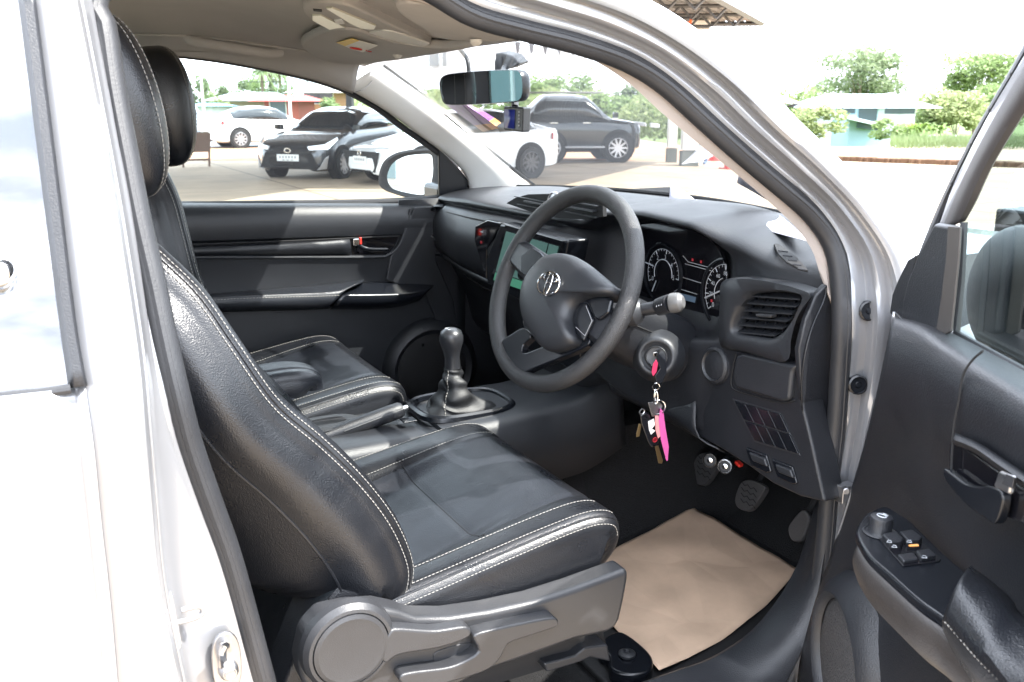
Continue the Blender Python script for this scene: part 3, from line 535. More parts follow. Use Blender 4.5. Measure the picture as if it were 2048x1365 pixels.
# ---- instrument cluster
cx = .312
cl = prism('instrument_cluster', [P(a, c, x=cx) for a, c in [(1150, 560), (1165, 500), (1215, 462), (1290, 447), (1360, 449), (1416, 474), (1446, 520), (1454, 580), (1440, 640), (1408, 654), (1360, 640), (1290, 612), (1200, 610)]], (.012, 0, 0), 'gloss', dash, bevel=.002, curve=60)
b = MB(); uy = V((.0, 0, 1)); ux = V((0, -1, 0))
def gauge(c, r, a0, a1, n, nums, major):
    for i in range(n + 1):
        a = math.radians(a0 + (a1 - a0) * i / n); d = ux * math.cos(a) + uy * math.sin(a); mj = i % major == 0
        b.tube([c + d * r * (.84 if mj else .92), c + d * r], .0011 if mj else .0006, 4)
    ra = crm([c + (ux * math.cos(math.radians(a0 + (a1 - a0) * t / 30)) + uy * math.sin(math.radians(a0 + (a1 - a0) * t / 30))) * r for t in range(31)], 40); b.tube(ra, .0005, 4)
    for i, s in enumerate(nums):
        a = math.radians(a0 + (a1 - a0) * i * major / n); d = ux * math.cos(a) + uy * math.sin(a); text_into(b, s, c + d * r * .70 + V((-.0008, 0, 0)), ux, uy, .0135 if len(s) == 1 else .011)
gc1 = P(1326, 548, x=cx - .003); gc2 = P(1452, 592, x=cx - .003)
gauge(gc1, .052, 205, -5, 20, '012345', 4); gauge(gc2, .060, 215, 95, 12, ['0', '20', '40', '60', '80'], 3)
b.tube(crm([gc1 + (ux * math.cos(t) + uy * math.sin(t)) * .030 for t in [math.radians(200 - k * 11) for k in range(20)]], 30), .0011, 4)
b.tube(crm([gc2 + (ux * math.cos(t) + uy * math.sin(t)) * .034 for t in [math.radians(200 - k * 9) for k in range(11)]], 30), .0009, 4)
for pts in ([(1366, 512), (1376, 524), (1424, 537)], [(1370, 528), (1422, 542)], [(1364, 555), (1404, 567)], [(1348, 583), (1358, 578), (1394, 589)]):
    b.tube([P(a, c, x=cx - .002) for a, c in pts], .0007, 4)
b.build('gauge_markings', 'ink', cl, smooth=0)
b = MB(); b.tube([gc1 + V((-.003, .030, .012)), gc1 + V((-.003, .062, .016))], .0013, 5); b.tube([P(1304, 583, x=cx - .004), P(1312, 562, x=cx - .004)], .0013, 5); b.tube([P(1410, 596, x=cx - .005), P(1441, 582, x=cx - .005)], .0016, 5); b.build('gauge_needles', 'ink', cl)
b = MB()
for (a, c) in ((1385, 520), (1402, 524), (1423, 602)): b.box(P(a, c, x=cx - .002), (.001, .005, .005))
b.build('telltale_lamps', 'redlamp', cl, bevel=.001)
b = MB(); b.add([P(a, c, x=cx - .0015) for a, c in [(1358, 586), (1392, 595), (1390, 606), (1355, 597)]], [(0, 1, 2, 3)]); b.build('trip_display', 'lcd', cl, smooth=0, solid=.0005)
b = MB()
b.lathe([(.060, .0), (.0615, .006), (.064, .006), (.066, 0)], gc1, (-1, 0, 0), 48, cap=False); b.tube([gc2 + (ux * math.cos(math.radians(t)) + uy * math.sin(math.radians(t))) * .070 for t in range(100, 236, 5)], .0035, 8)
b.build('gauge_rings', 'smooth', cl)
# ---- driver side vent pod
px_out = [(1454, 566), (1488, 555), (1548, 563), (1600, 576), (1627, 590), (1612, 612), (1597, 640), (1586, 680), (1578, 724), (1530, 714), (1490, 702), (1454, 692), (1449, 660), (1450, 610)]
px_in = [(1484, 606), (1502, 588), (1520, 585), (1560, 583), (1596, 588), (1604, 598), (1592, 630), (1577, 652), (1562, 670), (1538, 680), (1505, 676), (1468, 668), (1464, 650), (1471, 628)]
c = P(1530, 635, x=.25)
po_ = crm([P(a, d, x=.262) for a, d in px_out], 64, True); pm_ = crm([P(a, d, x=.238) for a, d in px_out], 64, True); pi2 = crm([P(a, d, x=.238) for a, d in px_in], 64, True)
def S_(r, k, x): return [V((x if x else p.x, c.y + (p.y - c.y) * k, c.z + (p.z - c.z) * k)) for p in r]
b = MB(); b.grid([S_(po_, 1.02, .285), S_(po_, 1.01, .250), S_(pm_, .97, .236), [p.lerp(q, .75) + V((-.003, 0, 0)) for p, q in zip(S_(pm_, .96, .236), pi2)], S_(pi2, .98, .240), S_(pi2, .93, .275)], cv=True)
vp = b.build('driver_vent', 'plastic2', dash, smooth=60)
MB().add(S_(pi2, .96, .268), [tuple(range(64))]).build('vent_duct', 'matte', vp, smooth=0)
b = MB(); b2 = MB()
for k in range(6):
    yl = 596 + k * 14.5; x0 = 1500 - k * 6.0; x1 = 1600 - k * 8.5
    if k == 5: x0 += 4; x1 -= 8
    pa = P(x0, yl - 2, x=.246); pb = P(x1, yl + 5, x=.246)
    b.prism([pa, pb, pb + V((.018, 0, .006)), pa + V((.018, 0, .006))], (0, 0, .0022))
    for j in range(5):
        q = P(x0 + 12 + j * 20, yl + 6, x=.258); b2.box(q, (.006, .0015, .013))
b.build('vent_slats', 'plastic2', vp); b2.build('vent_vanes', 'smooth', vp)
prism('vent_tab', [P(a, d, x=.236) for a, d in [(1510, 628), (1543, 630), (1541, 637), (1512, 634)]], (.014, 0, .0), 'grey', vp, bevel=.002)
# ---- windscreen-side defroster grille on the top corner
tp = [P(a, d, z=1.352) for a, d in [(1546, 489), (1560, 494), (1590, 516), (1612, 540), (1616, 546), (1596, 541), (1572, 528), (1556, 512)]]
dg = prism('side_defroster', tp, (0, 0, .004), 'matte', dash, bevel=.001)
b = MB()
for i in range(5): b.tube([P(1556 + i * 10, 505 + i * 9 - 3, z=1.358), P(1576 + i * 9, 501 + i * 9 + 3, z=1.358)], .0012, 5)
b.build('defroster_bars', 'plastic2', dg)
loft('speaker_corner', [[P(a, d, z=1.350) for a, d in [(1500, 476), (1506, 500), (1514, 520)]], [P(a, d, z=1.354) for a, d in [(1512, 468), (1530, 494), (1560, 530)]], [P(a, d, z=1.354) for a, d in [(1530, 472), (1570, 500), (1630, 548)]], [P(a, d, z=1.349) for a, d in [(1534, 470), (1580, 496), (1640, 540)]]], 'plastic2', dash, n=16, rows=10) if False else None
# ---- lower panel by the driver
def LP(pts, x): return [P(a, d, x=x) for a, d in pts]
lp = prism('lower_panel', LP([(1386, 690), (1400, 688), (1465, 699), (1545, 716), (1592, 730), (1604, 740), (1604, 805), (1622, 880), (1650, 1006), (1600, 994), (1545, 968), (1498, 934), (1440, 897), (1392, 872), (1384, 800), (1380, 740)], .250), (.05, 0, 0), 'plastic', dash, bevel=.006)
b = MB(); c = P(1430, 731, x=.246); b.lathe([(.036, -.004), (.034, .003), (.029, .006), (.027, .004), (.026, .0015), (.024, .0025), (.001, .004)], c, (-1, -.05, .1), 40); b.build('blank_button', 'plastic2', lp)
cb = prism('coin_box', LP([(1470, 712), (1484, 707), (1570, 727), (1594, 731), (1584, 745), (1578, 800), (1566, 806), (1500, 786), (1468, 776), (1464, 745)], .238), (.03, 0, 0), 'plastic2', lp, bevel=.008)
tube('box_seam', LP([(1473, 707), (1466, 735), (1464, 775), (1500, 790), (1562, 806), (1590, 801)], .2485), .0014, 'matte', lp, n=30, seg=5)
sbk = prism('switch_blank_bank', LP([(1464, 798), (1560, 826), (1600, 912), (1508, 884)], .2478), (.004, 0, 0), 'grey', lp, bevel=.001)
for r_ in range(2):
    for k in range(4):
        u0, u1 = .03 + k * .24, .03 + k * .24 + .228; v0, v1 = (.04, .48) if r_ == 0 else (.52, .96)
        tl, tr, br, bl = LP([(1464, 798), (1560, 826), (1600, 912), (1508, 884)], .2455)
        f_ = lambda u, v: tl.lerp(tr, u).lerp(bl.lerp(br, u), v)
        MB().prism([f_(u0, v0), f_(u1, v0), f_(u1, v1), f_(u0, v1)], (.003, 0, 0)).build('switch_blank', 'smooth', sbk, bevel=.0006)
for (x, y) in ((1490, 895), (1542, 918)):
    h = prism('release_handle', LP([(x, y), (x + 42, y + 16), (x + 52, y + 50), (x + 42, y + 52), (x + 12, y + 38), (x + 4, y + 16)], .2455), (.008, 0, 0), 'smooth', lp, bevel=.003)
    prism('handle_tab', LP([(x + 6, y + 10), (x + 38, y + 22), (x + 44, y + 40), (x + 14, y + 28)], .240), (.008, 0, 0), 'plastic2', h, bevel=.003)
prism('dash_end_cap', [P(a, d, y=-.712) for a, d in [(1632, 592), (1652, 570), (1672, 570), (1668, 760), (1656, 960), (1648, 1015), (1640, 960), (1604, 800), (1598, 700), (1612, 640)]], (0, .012, 0), 'plastic', dash, bevel=.004)
tube('end_cap_seam', [P(a, d, y=-.7135) for a, d in [(1652, 575), (1648, 600), (1624, 655), (1608, 720), (1603, 800), (1618, 880), (1646, 1000)]], .0016, 'smooth', dash, n=30, seg=5)
# knee panel under the wheel
loft('knee_panel', [LP([(1215, 745), (1260, 760), (1320, 790), (1392, 800)], .245), LP([(1220, 775), (1280, 800), (1340, 830), (1396, 872)], .235), LP([(1232, 790), (1285, 815), (1350, 850), (1450, 905)], .262)], 'plastic', dash, n=20, rows=8)
# ================================================================== steering wheel
W0 = V((-.027, -.39, 1.281)); TH, RZ = .418, .106
RM = Matrix.Rotation(RZ, 3, 'Z'); wa = -(RM @ V((0, 1, 0))); wb = RM @ V((math.sin(TH), 0, math.cos(TH))); wn = wb.cross(wa).normalized()
if wn.x > 0: wn = -wn
def PW(px, py, o=0): return PP(px, py, W0 + wn * o, wn)
NR = 160; rim = MB(); path = []; rad = []
for k in range(NR):
    t = 2 * math.pi * k / NR; path.append(W0 + (wa * math.cos(t) + wb * math.sin(t)) * .1765); rad.append((.0150, .0165))
rim.tube(path, .0158, 18, True); sw = rim.build('steering_wheel', mat('wheel_rim_plastic', (.019, .0195, .021), .40, bump=.9, bscale=420, spec=.55, kind='voro', bdist=.0015), T, smooth=180)
hub_px = [(1075, 526), (1090, 512), (1112, 506), (1139, 509), (1165, 523), (1195, 548), (1222, 572), (1224, 582), (1208, 590), (1180, 592), (1158, 600), (1144, 615), (1138, 640), (1143, 664), (1146, 680), (1132, 692), (1105, 701), (1085, 697), (1064, 672), (1050, 648), (1042, 613), (1045, 576), (1057, 548)]
ho = crm([PW(a, d, .030) for a, d in hub_px], 90, True); hc = PW(1098, 590, .03)
def hsc(k, o): return [hc + (p - hc) * k + wn * o for p in ho]
hb_ = MB(); hb_.grid([hsc(.93, -.045), hsc(.99, -.02), hsc(1.0, -.008), hsc(.985, .0), hsc(.93, .008), hsc(.8, .014), hsc(.5, .019), hsc(.2, .021), hsc(.01, .021)], cv=True)
hub = hb_.build('hub_pad', 'plastic2', sw, smooth=180)
# emblem: ring with crossed ovals
ecn = PW(1097, 568, .052); eu = (PW(1120, 574, .052) - PW(1075, 562, .052)).normalized(); ev = wn.cross(eu).normalized()
if ev.z < 0: ev = -ev
em = MB(); em.tube(ell(ecn, eu * .0290, ev * .0205, 48), .0019, 8, True); em.tube(ell(ecn + ev * .0095, eu * .0180, ev * .0075, 40), .0014, 8, True); em.tube(ell(ecn, eu * .0065, ev * .0190, 40), .0014, 8, True)
em.build('emblem', 'chrome', sw)
def spoke(name, a, b_, mt, w0, w1, t=.010): # flat arm between two points
    pa, pb = a, b_; d = (pb - pa).normalized(); s_ = wn.cross(d).normalized(); n = 8; bb = MB(); rows = []
    for i in range(n + 1):
        q = pa.lerp(pb, i / n); w_ = w0 + (w1 - w0) * (i / n); rows.append([q + s_ * w_ * c_ + wn * h for c_, h in ((-1, -t), (-1, 0), (-.7, t), (.7, t), (1, 0), (1, -t))])
    bb.grid(rows, cv=True, cap=True); return bb.build(name, mt, sw, bevel=.002)
cen = W0 + wn * .0
def ab(u, v, o=0): return W0 + wa * u + wb * v + wn * o
spoke('spoke', ab(-.055, .015, .012), ab(-.168, .045, 0), 'plastic', .034, .026)
spoke('spoke', ab(.060, -.020, .012), ab(.166, -.052, 0), 'plastic', .040, .030)
prism('switch_panel', [PW(a, d, .022) for a, d in [(1040, 512), (1062, 494), (1080, 505), (1086, 514), (1066, 534), (1054, 556), (1040, 545)]], wn * -.008, 'smooth', sw, bevel=.003)
prism('switch_panel', [PW(a, d, .022) for a, d in [(1146, 632), (1158, 606), (1172, 606), (1186, 640), (1166, 682), (1150, 668)]], wn * -.008, 'smooth', sw, bevel=.003)
tube('switch_seam', [PW(a, d, .0235) for a, d in [(1152, 655), (1170, 672), (1184, 642), (1172, 612)]], .0007, 'greyink', sw, seg=4)
prism('spoke_trim', [PW(a, d, .020) for a, d in [(1160, 603), (1182, 594), (1212, 592), (1222, 600), (1216, 625), (1196, 640), (1188, 636), (1176, 606)]], wn * -.010, 'smooth', sw, bevel=.004)
# forked lower spoke
lo = MB()
fo = crm([PW(a, d, .008) for a, d in [(1002, 684), (1022, 668), (1046, 656), (1062, 672), (1046, 690), (1048, 706), (1090, 692), (1130, 690), (1150, 676), (1172, 668), (1176, 690), (1120, 716), (1070, 736), (1040, 748), (1018, 738), (1006, 712)]], 90, True)
lo.prism(fo, wn * -.016); lo.build('lower_spoke', 'smooth', sw, bevel=.005)
# column shroud, stalk, lock
ax = -wn; b = MB(); rows = []
for s, k, dz in ((.035, .60, 0), (.045, .80, 0), (.06, .92, 0), (.12, 1.0, -.004), (.20, 1.06, -.010), (.30, 1.1, -.012)):
    cc = W0 + ax * s + wb * (-.018 + dz); rows.append(ell(cc, wa * .064 * k, wb * .060 * k, 40, 2.9))
b.grid(rows, cv=True, cap=True); cs_ = b.build('column_shroud', 'plastic', T, smooth=60)
tube('shroud_seam', [W0 + ax * s + wa * r + wb * -.018 for s, r in ((.06, .060), (.12, .0655), (.2, .069), (.26, .071))], .0012, 'matte', cs_, seg=5)
kc = P(1312, 714, y=-.475); kn = V((-.66, -.72, .22)).normalized()
b = MB(); b.lathe([(.050, -.045), (.044, -.022), (.038, -.008), (.034, -.002), (.029, .0), (.027, -.003), (.020, -.006)], kc, kn, 40, cap=False); b.build('ignition_surround', 'plastic2', cs_, smooth=180)
b = MB(); b.lathe([(.021, -.012), (.021, -.004), (.0185, -.001), (.017, -.004), (.012, -.005), (.001, -.005)], kc, kn, 30); b.build('ignition_lock', 'grey', cs_)
s0 = P(1272, 622, y=-.455); s1 = P(1316, 615, y=-.485); s2 = P(1340, 607, y=-.51); s3 = P(1368, 604, y=-.53)
b = MB(); b.lathe([(.027, -.014), (.027, .0), (.022, .006), (.016, .012), (.014, .012)], s0, s1 - s0, 28); b.build('stalk_collar', 'grey', cs_)
b = MB(); b.tube([s0, s0.lerp(s1, .9), s1, s1.lerp(s2, .5), s2], [.011, .012, .0155, .0165, .0165], 18); stk_ = b.build('light_stalk', 'plastic', cs_)
b = MB(); b.tube([s2, s2.lerp(s3, .3), s2.lerp(s3, .7), s3], [.0170, .0180, .0170, .0100], 20); b.build('stalk_knob', 'steel' if False else mat('worn_grey_knob', (.09, .09, .09), .4, var=.1), stk_, bevel=.002)
b = MB()
for k in range(3): b.tube([s1.lerp(s2, .2 + k * .2) + V((-.012, -.008, .010)), s1.lerp(s2, .2 + k * .2) + V((-.015, -.008, .002))], .0008, 4)
b.build('stalk_symbols', 'ink', stk_)
# second stalk on the far side of the column
tube('wiper_stalk', [ab(-.05, -.01, -.07), ab(-.16, .01, -.06), ab(-.20, .012, -.055)], [.009, .010, .012], 'smooth', cs_, seg=12)
# ================================================================== seats
def ss(t): t = max(0, min(1, t)); return t * t * (3 - 2 * t)
class Slab:
    def __init__(s, path, y0, w, r, depth, dish, flip=1, wall=.012, back=0, fold=0):
        s.c = crm([V((x, 0, z)) for x, z in path], 61); s.y0 = y0; s.w = w; s.r = r; s.depth = depth; s.dish = dish; s.flip = flip; s.wall = wall; s.back = back; s.fold = fold
    def fr(s, u):
        i = min(59, max(0, u * 60)); k = int(i); f = i - k; p = s.c[k].lerp(s.c[k + 1], f)
        a = s.c[max(0, k - 1)]; b = s.c[min(60, k + 2)]; t = (b - a).normalized(); return p, V((-t.z, 0, t.x)) * s.flip
    def __call__(s, u, v, lift=0):
        p, n = s.fr(u); w = s.w(u); r = s.r; d = s.depth(u); a = abs(v); sg = 1 if v >= 0 else -1
        if a <= .85: y = (w - r) * a / .85; h = -s.dish(u) * (1 - ss((a - .42) / .36)) - .0035 * math.exp(-((a - .62) / .025) ** 2)
        elif a <= 1.15: t = (a - .85) / .3 * math.pi / 2; y = (w - r) + r * math.sin(t); h = -r * (1 - math.cos(t))
        elif a <= 2: q = (a - 1.15) / .85; y = w + s.wall * math.sin(math.pi * q); h = -r - d * q
        else: q = a - 2; y = w - q * .10 - .02 * q * q; h = -r - d - s.back * ss((u - .04) / .34) * math.sin(q * math.pi / 2)
        if s.fold and a < .8:
            for f in s.fold: h -= .003 * math.exp(-((u - f) / .008) ** 2) * (1 - ss((a - .5) / .2))
        return V((p.x + n.x * (h + lift), s.y0 + sg * (y + (lift if a > 1.15 else lift * .5 if a > .9 else 0)), p.z + n.z * (h + lift)))
    def mesh(s, name, mats, par, nu=90, vmax=2.0, inner=None):
        vs = [-vmax + 2 * vmax * j / 130 for j in range(131)]
        b = MB(); rows = [[s(i / nu, v) for v in vs] for i in range(nu + 1)]
        b.grid(rows)
        if inner: b.m = [1 if abs((vs[k % 130] + vs[k % 130 + 1]) / 2) < .62 and inner[0] < (k // 130) / nu < inner[1] else 0 for k in range(len(b.f))]
        b.f.append(tuple(range(131))[::-1]); b.m.append(len(mats) - 1 if len(mats) > 2 else 0); b.f.append(tuple(nu * 131 + j for j in range(131))); b.m.append(0)
        b.f.append(tuple(i * 131 for i in range(nu + 1)) + tuple(i * 131 + 130 for i in range(nu, -1, -1))); b.m.append(0)
        return b.build(name, mats, par, smooth=60)
def seat(y0, dx, dz, rec, near):
    mv = lambda pts, k=0: [(x + dx, z + dz) for x, z in pts]
    cp = mv([(-.56, .875), (-.50, .890), (-.44, .903), (-.36, .917), (-.28, .931), (-.19, .946), (-.12, .955), (-.08, .953), (-.052, .940), (-.038, .915), (-.036, .885), (-.048, .855), (-.075, .83)])
    cu = Slab(cp, y0, lambda u: .262 - .02 * ss((u - .75) / .25), .032, lambda u: .085 - .05 * ss((u - .72) / .2), lambda u: .045 * (1 - ss((u - .25) / .5)) + .003, wall=.006, fold=[.46])
    st_ = cu.mesh('front_seat', ['leather', 'leather2'], T, inner=(.02, .74))
    bp = [(-.515, .735), (-.495, .785), (-.463, .835), (-.423, .872), (-.407, .906), (-.406, .947), (-.430, 1.017), (-.473, 1.089), (-.528, 1.158), (-.585, 1.222), (-.631, 1.305), (-.664, 1.367), (-.700, 1.412), (-.728, 1.440), (-.765, 1.452), (-.805, 1.445), (-.83, 1.42)]
    if rec: # turn about the hip hinge
        ca, sa = math.cos(rec), math.sin(rec); bp = [(-.53 + (x + .53) * ca - (z - .88) * sa, .88 + (x + .53) * sa + (z - .88) * ca) for x, z in bp]
    bp = mv(bp)
    bk = Slab(bp, y0, lambda u: .240 + .012 * math.sin(math.pi * min(1, u / .5)) * 1 - .05 * ss((u - .62) / .3), .034, lambda u: (.082 if near else .08) - .018 * ss((u - .3) / .5), lambda u: .055 * ss(u / .12) * (1 - ss((u - .6) / .25)) + .004, flip=-1, wall=.014, back=.12, fold=[.35, .52])
    bo = bk.mesh('backrest', ['leather', 'leather2', 'matte'], st_, inner=(.05, .70), vmax=2.7)
    tube('panel_seam', [cu(.46, -.70 + 1.4 * i / 40, .0002) for i in range(41)], .0013, 'matte', st_, seg=5)
    # stitching along the seams of cushion and backrest
    N = 46; us = lambda a, b: [a + (b - a) * i / N for i in range(N + 1)]
    P_ = []
    for sg in (1, -1):
        P_ += [[cu(u, sg * .905, .001) for u in us(.08, .80)], [cu(u, sg * 1.06, .001) for u in us(.08, .86)], [cu(u, sg * (.74 if sg < 0 else .66), .0012) for u in us(.10, .78)]]
    stitches('cushion_stitching', P_, st_, .0065, .00065)
    P_ = []
    for sg in (1, -1):
        P_ += [[bk(u, sg * .975, .001) for u in us(.03, .93)], [bk(u, sg * 1.06, .001) for u in us(.03, .93)]]
    stitches('backrest_stitching', P_, bo, .0065, .00065)
    for sg in (1, -1):
        tube('backrest_piping', [bk(u, sg * 1.018, .0003) for u in us(.03, .93)], .0016, 'leather', bo, seg=6); tube('backrest_piping', [bk(u, sg * 2.03, .001) for u in us(.08, .90)], .0022, 'leather', bo, seg=6)
        tube('cushion_piping', [cu(u, sg * .98, .0) for u in us(.08, .82)], .0022, 'leather', st_, seg=6)
    if near: stitches('backrest_stitching', [[bk(.36, v_, .001) for v_ in [2.02 + .68 * i / 12 for i in range(13)]], [bk(.07, v_, .001) for v_ in [2.02 + .68 * i / 12 for i in range(13)]], [bk(.07, v_, .001) for v_ in [-2.02 - .68 * i / 12 for i in range(13)]]], bo, .0075, .0007)
    return st_, bo, cu, bk
seat1, back1, cu1, bk1 = seat(-.372, 0, 0, 0, True)
tag(seat1, "driver's seat, nearest the open door")
seat2, back2, cu2, bk2 = seat(.362, -.085, .035, math.radians(-20), False)
def headrest(par, c, tilt, sy=.135):
    b = MB(); R = Matrix.Rotation(tilt, 3, 'Y'); rows = []
    for i in range(25):
        t = -1 + 2 * i / 24; z = .122 * math.sin(t * math.pi / 2) ; k = math.cos(t * math.pi / 2) ** .62 if abs(t) < 1 else .02; k = max(k, .02)
        kx = k * (1.0 + .12 * t); rows.append(ell(c + R @ V((.010 * (1 - t * t), 0, z)), R @ V((.058 * kx, 0, 0)), V((0, sy * k ** .6 * (1 + .04 * t), 0)), 52, 2.7))
    b.grid(rows, cv=True, cap=True); h = b.build('headrest', 'leather', par, smooth=180)
    ps = []
    for xx, in ((.030,), (.018,)):
        for sg in (1, -1):
            pts = []
            for i in range(1, 24):
                r_ = rows[i]; q = None
                # the point of the ring at the front corner
                k_ = 5 if xx > .02 else 8; j = k_ if sg > 0 else 52 - k_
                cc = sum(r_, V()) / 52; pts.append(r_[j] + (r_[j] - cc).normalized() * .0008)
            ps.append(pts)
    stitches('headrest_stitching', ps, h, .0065, .00065)
    b = MB()
    for y in (-.06, .06): b.tube([c + V((-.005, y, -.08)), c + V((-.02, y, -.22))], .0065, 10)
    b.build('headrest_post', 'steel', h); return h
headrest(back1, V((-.745, -.385, 1.592)), math.radians(-12), .138)
headrest(back2, V((-.575, .350, 1.590)), math.radians(-6), .122)
# ---- plastic side cover, dial, levers of the driver's seat
vy = -.690
top = [(598, 1330), (612, 1268), (645, 1232), (700, 1220), (760, 1216), (800, 1224), (835, 1236), (900, 1236), (980, 1224), (1070, 1204), (1150, 1178), (1210, 1156), (1259, 1138)]
bot = [(1258, 1160), (1252, 1195), (1242, 1240), (1232, 1258), (1215, 1268), (1150, 1282), (1100, 1300), (1040, 1322), (960, 1350), (900, 1385), (760, 1400), (640, 1400), (604, 1370)]
cov = prism('seat_side_cover', [P(a, d, y=vy) for a, d in top + bot], (0, .045, 0), 'grey', seat1, bevel=.010, bseg=4)
for (pts, dy, nm) in (([(782, 1262), (800, 1258), (870, 1262), (930, 1254), (943, 1262), (936, 1278), (880, 1298), (800, 1312), (770, 1330), (762, 1300)], -.022, 'recline_lever'),
                      ([(946, 1274), (960, 1266), (1040, 1248), (1106, 1236), (1119, 1244), (1112, 1256), (1040, 1280), (1016, 1290), (1000, 1320), (968, 1345), (880, 1372), (830, 1388), (800, 1352), (900, 1335), (950, 1312), (958, 1300)], -.024, 'height_lever')):
    prism(nm, [P(a, d, y=vy + dy) for a, d in pts], (0, -dy + .002, 0), 'grey', cov, bevel=.006, curve=64)
prism('lever_pocket', [P(a, d, y=vy - .0015) for a, d in [(872, 1305), (940, 1286), (945, 1300), (935, 1318), (895, 1332), (872, 1330)]], (0, .003, 0), 'plastic2', cov, bevel=.002, curve=30)
c = P(703, 1300, y=vy - .02)
b = MB(); b.lathe([(.066, .0), (.064, .012), (.058, .020), (.0535, .021), (.0530, .018)], c + V((0, .02, 0)), (0, -1, 0), 60, cap=False); b.lathe([(.0525, .016), (.0515, .0215), (.046, .0235), (.040, .0225), (.001, .0225)], c + V((0, .02, 0)), (0, -1, 0), 60); b.build('hinge_cover_disc', 'grey', cov, smooth=25)
b = MB(); b.prism([P(a, d, y=-.60) for a, d in [(740, 1330), (1200, 1240), (1215, 1300), (760, 1440)]], (0, .02, 0)); b.box(((-.36), -.60, .735), (.50, .035, .045)); b.box((-.25, -.14, .735), (.62, .035, .045)); b.box((-.25, -.37, .80), (.42, .44, .05)); b.build('seat_frame', 'matte', seat1)
# runner and bolted foot on the floor
ft = prism('seat_runner', [P(a, d, y=-.635) for a, d in [(1088, 1328), (1150, 1312), (1170, 1296), (1216, 1290), (1222, 1325), (1180, 1316), (1160, 1326), (1094, 1346)]], (0, .05, 0), 'plastic2', seat1, bevel=.004)
fo_ = prism('runner_foot', [P(a, d, z=.605) for a, d in [(1196, 1290), (1240, 1262), (1300, 1306), (1300, 1340), (1262, 1350), (1222, 1338), (1216, 1310)]], (0, 0, -.03), 'smooth', seat1, bevel=.006, curve=40)
b = MB(); c = P(1254, 1310, z=.607); b.lathe([(.016, 0), (.016, .004), (.011, .007), (.007, .007), (.006, .003), (.001, .003)], c, (0, 0, 1), 24); b.build('runner_bolt', 'plastic2', fo_)
# passenger seat side cover
prism('seat_side_cover', [P(a, d, y=.098) for a, d in [(560, 880), (620, 850), (700, 850), (790, 815), (806, 812), (800, 850), (720, 880), (600, 920)]], (0, .02, 0), 'plastic2', seat2, bevel=.004)
# padded centre armrest
ap = Slab([(-.62, 1.072), (-.50, 1.076), (-.42, 1.078), (-.375, 1.070), (-.352, 1.050), (-.350, 1.025)], .045, lambda u: .055 - .012 * ss((u - .7) / .3), .018, lambda u: .035 - .02 * ss((u - .7) / .3), lambda u: -.004, wall=.003)
am = ap.mesh('centre_armrest', ['leather2', 'leather2'], T, nu=40)
MB().box((-.50, .045, .99), (.10, .05, .12)).build('armrest_bracket', 'plastic2', am, bevel=.006)
# ================================================================== console
b = MB(); rows = []
for x, zt, hw in ((-.62, .922,  .10), (-.45, .930,  .105), (-.30, .932,  .105), (-.145, .932,  .108), (-.135, .940, .118), (-.02, .944, .122), (.06, .948, .122), (.12, .950, .118), (.20, .960, .12), (.30, 1.00, .12)):
    rows.append([V((x, y0, z)) for y0, z in ((-hw - .025, zt - .16), (-hw - .010, zt - .06), (-hw - .004, zt - .018), (-hw + .006, zt - .004), (-hw + .02, zt), (-.04, zt), (.04, zt), (hw - .02, zt), (hw - .006, zt - .004), (hw + .004, zt - .018), (hw + .01, zt - .06), (hw + .025, zt - .16))])
rows = [[crm([r[j] for r in rows], 50)[i] for j in range(12)] for i in range(50)]
con = b.grid(rows).build('centre_console', 'plastic2', T, smooth=40, solid=.004)
gc = V((-.048, .004, .948))
def GR(k, z, p=3.4): return ell(V((gc.x + .005, gc.y, z)), V((.112 * k, 0, 0)), V((0, .088 * k, 0)), 60, p)
b = MB(); b.grid([GR(1.04, .944), GR(1.02, .953), GR(.96, .957), GR(.90, .955), GR(.88, .945)], cv=True); b.build('gear_surround', 'smooth', con)
# gaiter with soft folds
rows = []; tip = V((-.064, .0, 1.030))
for i in range(44):
    t = i / 43; base = ell(V((gc.x + .012, gc.y, 0)), V((.104, 0, 0)), V((0, .080, 0)), 60, 3.2); r_ = []
    R_ = .98 - .52 * ss(t / .62) - .20 * ss((t - .4) / .6); cen_ = V((gc.x + .012, gc.y, 0)).lerp(V((tip.x, tip.y, 0)), ss(t / .5)); zz = .944 - .016 * math.sin(math.pi * min(1, t / .3)) + .094 * ss((t - .16) / .84)
    for j, q in enumerate(base):
        a = j / 60 * 2 * math.pi; d = V((q.x - gc.x - .012, q.y - gc.y, 0)); am_ = math.sin(math.pi * t) ** 1.2 * (1 - .75 * t)
        f = am_ * (.011 * math.sin(2 * a + 7 * t + .6) + .008 * math.sin(3 * a - 11 * t)) + math.sin(math.pi * t) * (.0035 * math.sin(t * 34 + 2 * a) - .004 * abs(math.sin(2.5 * a + 5 * t)))
        d2_ = d.lerp(d.normalized() * .075, ss(t / .6)); r_.append(V((cen_.x, cen_.y, zz + am_ * .010 * math.sin(3 * a + 9 * t))) + d2_ * R_ + d.normalized() * f)
    rows.append(r_)
gt = MB().grid(rows, cv=True).build('gear_gaiter', 'gaiter', con, smooth=180)
stitches('gaiter_stitching', [[rows[i][38] + (rows[i][38] - V((tip.x, tip.y, rows[i][38].z))).normalized() * .0012 for i in range(2, 43)], [rows[i][8] + (rows[i][8] - V((tip.x, tip.y, rows[i][8].z))).normalized() * .0012 for i in range(2, 22)]], gt, .007, .0009)
